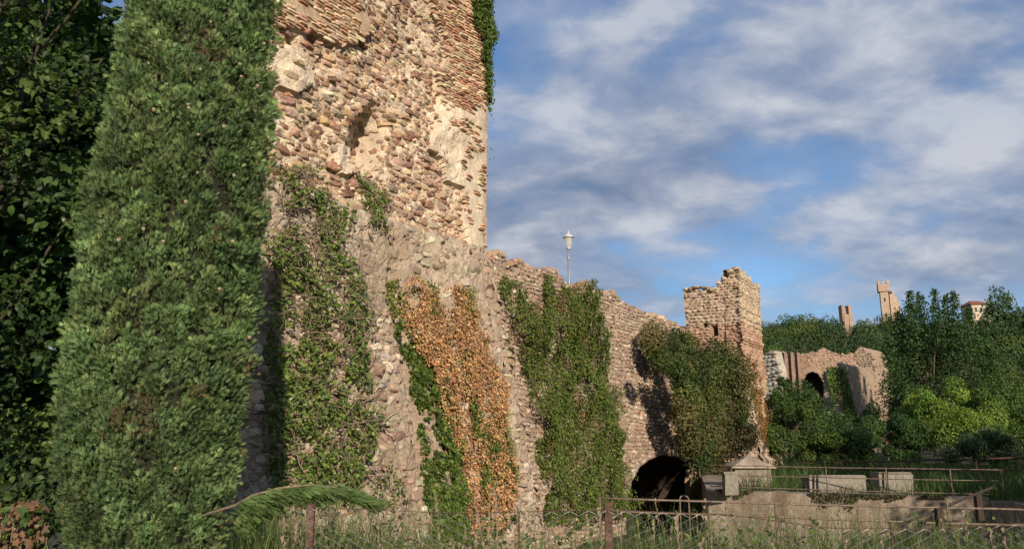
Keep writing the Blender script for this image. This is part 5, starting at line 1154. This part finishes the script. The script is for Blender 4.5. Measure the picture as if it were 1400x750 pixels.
def shrub_leaves(pl_, n, seed, thr, size=.09, bul=.55):
    u, z = on_face(pl_, n, tower_pt, (8.5, 17), (-2.2, 10), seed, thr, 1.3); P = tower_pt(u, z) + N_ * (.06 + bul * gs.random(n) * fbm(u * 2, z * 2, s=9))[:, None] + gs.normal(0, .03, (n, 3))
    c = pick([(.12, .18, .038), (.17, .23, .05), (.08, .13, .03), (.23, .27, .065), (.18, .14, .07)], n, [4, 3, 3, 1.2, .5], .2)
    return leafy('leaves', P, np.tile(N_ + UP * .6, (n, 1)), gs.uniform(.6, 1.25, n) * size, c, LEAF4, M_LEAF, None, .6)
obj('leaves', shrub_leaves(SHR, 6800, 824, leaf_zone), ws); obj('leaves', shrub_leaves(SHR2, 520, 825, None, .08, .3), ws)
obj('leaves', shrub_leaves(poly([(500, 640), (540, 630), (550, 680), (520, 700)]), 160, 826, None, .08, .3), ws)

# ------------------------------------------------------------------ weeds and grass
def blades(P, hgt, wid, cols, lean=.35):
    n = len(P); a_ = RNG.uniform(0, 2 * math.pi, n); side_ = np.stack([np.cos(a_), np.sin(a_), 0 * a_], 1); upv = nrm(UP + RNG.normal(0, lean, (n, 3)) * [1, 1, .1]); Z = np.cross(side_, upv)
    return scatter(*BLADE, P, side_, upv, Z, np.stack([wid, hgt, hgt], 1), cols)
gg = np.random.default_rng(900)
n = 28000; Yq = 4.9 + 9.5 * gg.random(n) ** 1.4; Xq = gg.uniform(-.36, .70, n) * Yq; hh = (.95 + .5 * fbm(Xq * .9, Yq * .9, s=91)) * gg.uniform(.45, 1.0, n); hh *= np.where(Yq < 8, 1, 1.15)
Xc = np.round(Xq * 9) / 9 + gg.normal(0, .05, n); zq = height(Xc, Yq)
red = .78 + .22 * sm(np.abs(Xq / Yq - .0), 0, .2); P = np.stack([Xc, Yq, zq], 1)
pal_g = [(.09, .14, .035), (.12, .17, .045), (.17, .18, .07), (.06, .10, .028), (.22, .19, .10)]
V, F, c = blades(P, hh * red * .92, gg.uniform(.006, .013, n), pick(pal_g, n, [4, 4, 1.5, 3, .7], .2)); obj('tall_grass', make_mesh('tall_grass', V, F, [M_GRASS], c), kind='stuff')
# leafy weeds among the grass
n = 15000; k = 620; Yk = 5.0 + 8 * gg.random(k); Xk = gg.uniform(-.36, .70, k) * Yk; zk = height(Xk, Yk); hk = gg.uniform(.55, 1.08, k) * np.where(Yk > 9, 1.25, 1); i = gg.integers(0, k, n); s_ = gg.random(n)
P = np.stack([Xk[i] + gg.normal(0, .07, n), Yk[i] + gg.normal(0, .07, n), zk[i] + hk[i] * s_], 1)
obj('leafy_weeds', leafy('leafy_weeds', P, np.tile([0, -.3, 1.0], (n, 1)), gg.uniform(.03, .065, n), pick([(.08, .13, .03), (.12, .17, .04), (.16, .18, .05), (.06, .09, .03)], k)[i] * gg.uniform(.8, 1.2, (n, 1)), LEAF4, M_LEAF), kind='stuff')
# dry seed stalks
n = 110; Yq = 4.8 + 4 * gg.random(n); Xq = gg.uniform(-.3, .68, n) * Yq; G = Geo()
for x, y in zip(Xq, Yq):
    h_ = gg.uniform(.75, 1.2); b = np.array([x, y, float(height(x, y))]); tp = b + [gg.normal(0, .1), gg.normal(0, .1), h_]; G.add(*tube([b, (b + tp) / 2 + gg.normal(0, .02, 3), tp], [.0022, .0018, .0012], 3, cap=False))
    for q in range(7): pq = tp + (b - tp) * q * .03; a2 = gg.uniform(0, 6.3); G.add(np.array([pq, pq + [.02 * math.cos(a2), .02 * math.sin(a2), .035], pq + [.006, 0, .045]]), np.array([(0, 1, 2)]))
obj('dry_stalks', G.mesh('dry_stalks', M_TWIG), kind='stuff')
# grass on the terrace and in the hollow behind
n = 22000; Yq = 20 + 26 * gg.random(n); Xq = gg.uniform(.22, .75, n) * Yq; ok = (Yq > rw_line(Xq) + .9) & (Xq > RW_A[0] + .9 + np.maximum(Yq - RW_A[1], 0) * TAN_END); Xq, Yq = Xq[ok], Yq[ok]; n = len(Xq); P = np.stack([Xq, Yq, height(Xq, Yq)], 1)
V, F, c = blades(P, gg.uniform(.15, .42, n) * (1 + 1.1 * (fbm(Xq * .5, Yq * .5, s=95) > .55)), gg.uniform(.014, .03, n), pick([(.07, .12, .03), (.10, .14, .035), (.05, .09, .025), (.15, .14, .06)], n, [4, 3, 3, .8], .2)); obj('terrace_grass', make_mesh('terrace_grass', V, F, [M_GRASS], c), kind='stuff')
n = 15000; Yq = 13 + 24 * gg.random(n); Xq = gg.uniform(-.12, .45, n) * Yq; lat_ = -(Xq * N_[0] + Yq * N_[1]); ok = (lat_ < LT - 1.6) & ((Yq < rw_line(Xq) - .1) | (Xq < RW_A[0] - .4 + np.maximum(Yq - RW_A[1], 0) * TAN_END)) ; Xq, Yq = Xq[ok], Yq[ok]; n = len(Xq); P = np.stack([Xq, Yq, height(Xq, Yq)], 1)
V, F, c = blades(P, gg.uniform(.3, 1.0, n), gg.uniform(.012, .026, n), pick(pal_g, n, [4, 3, 1, 3, .6], .2)); obj('hollow_grass', make_mesh('hollow_grass', V, F, [M_GRASS], c), kind='stuff')
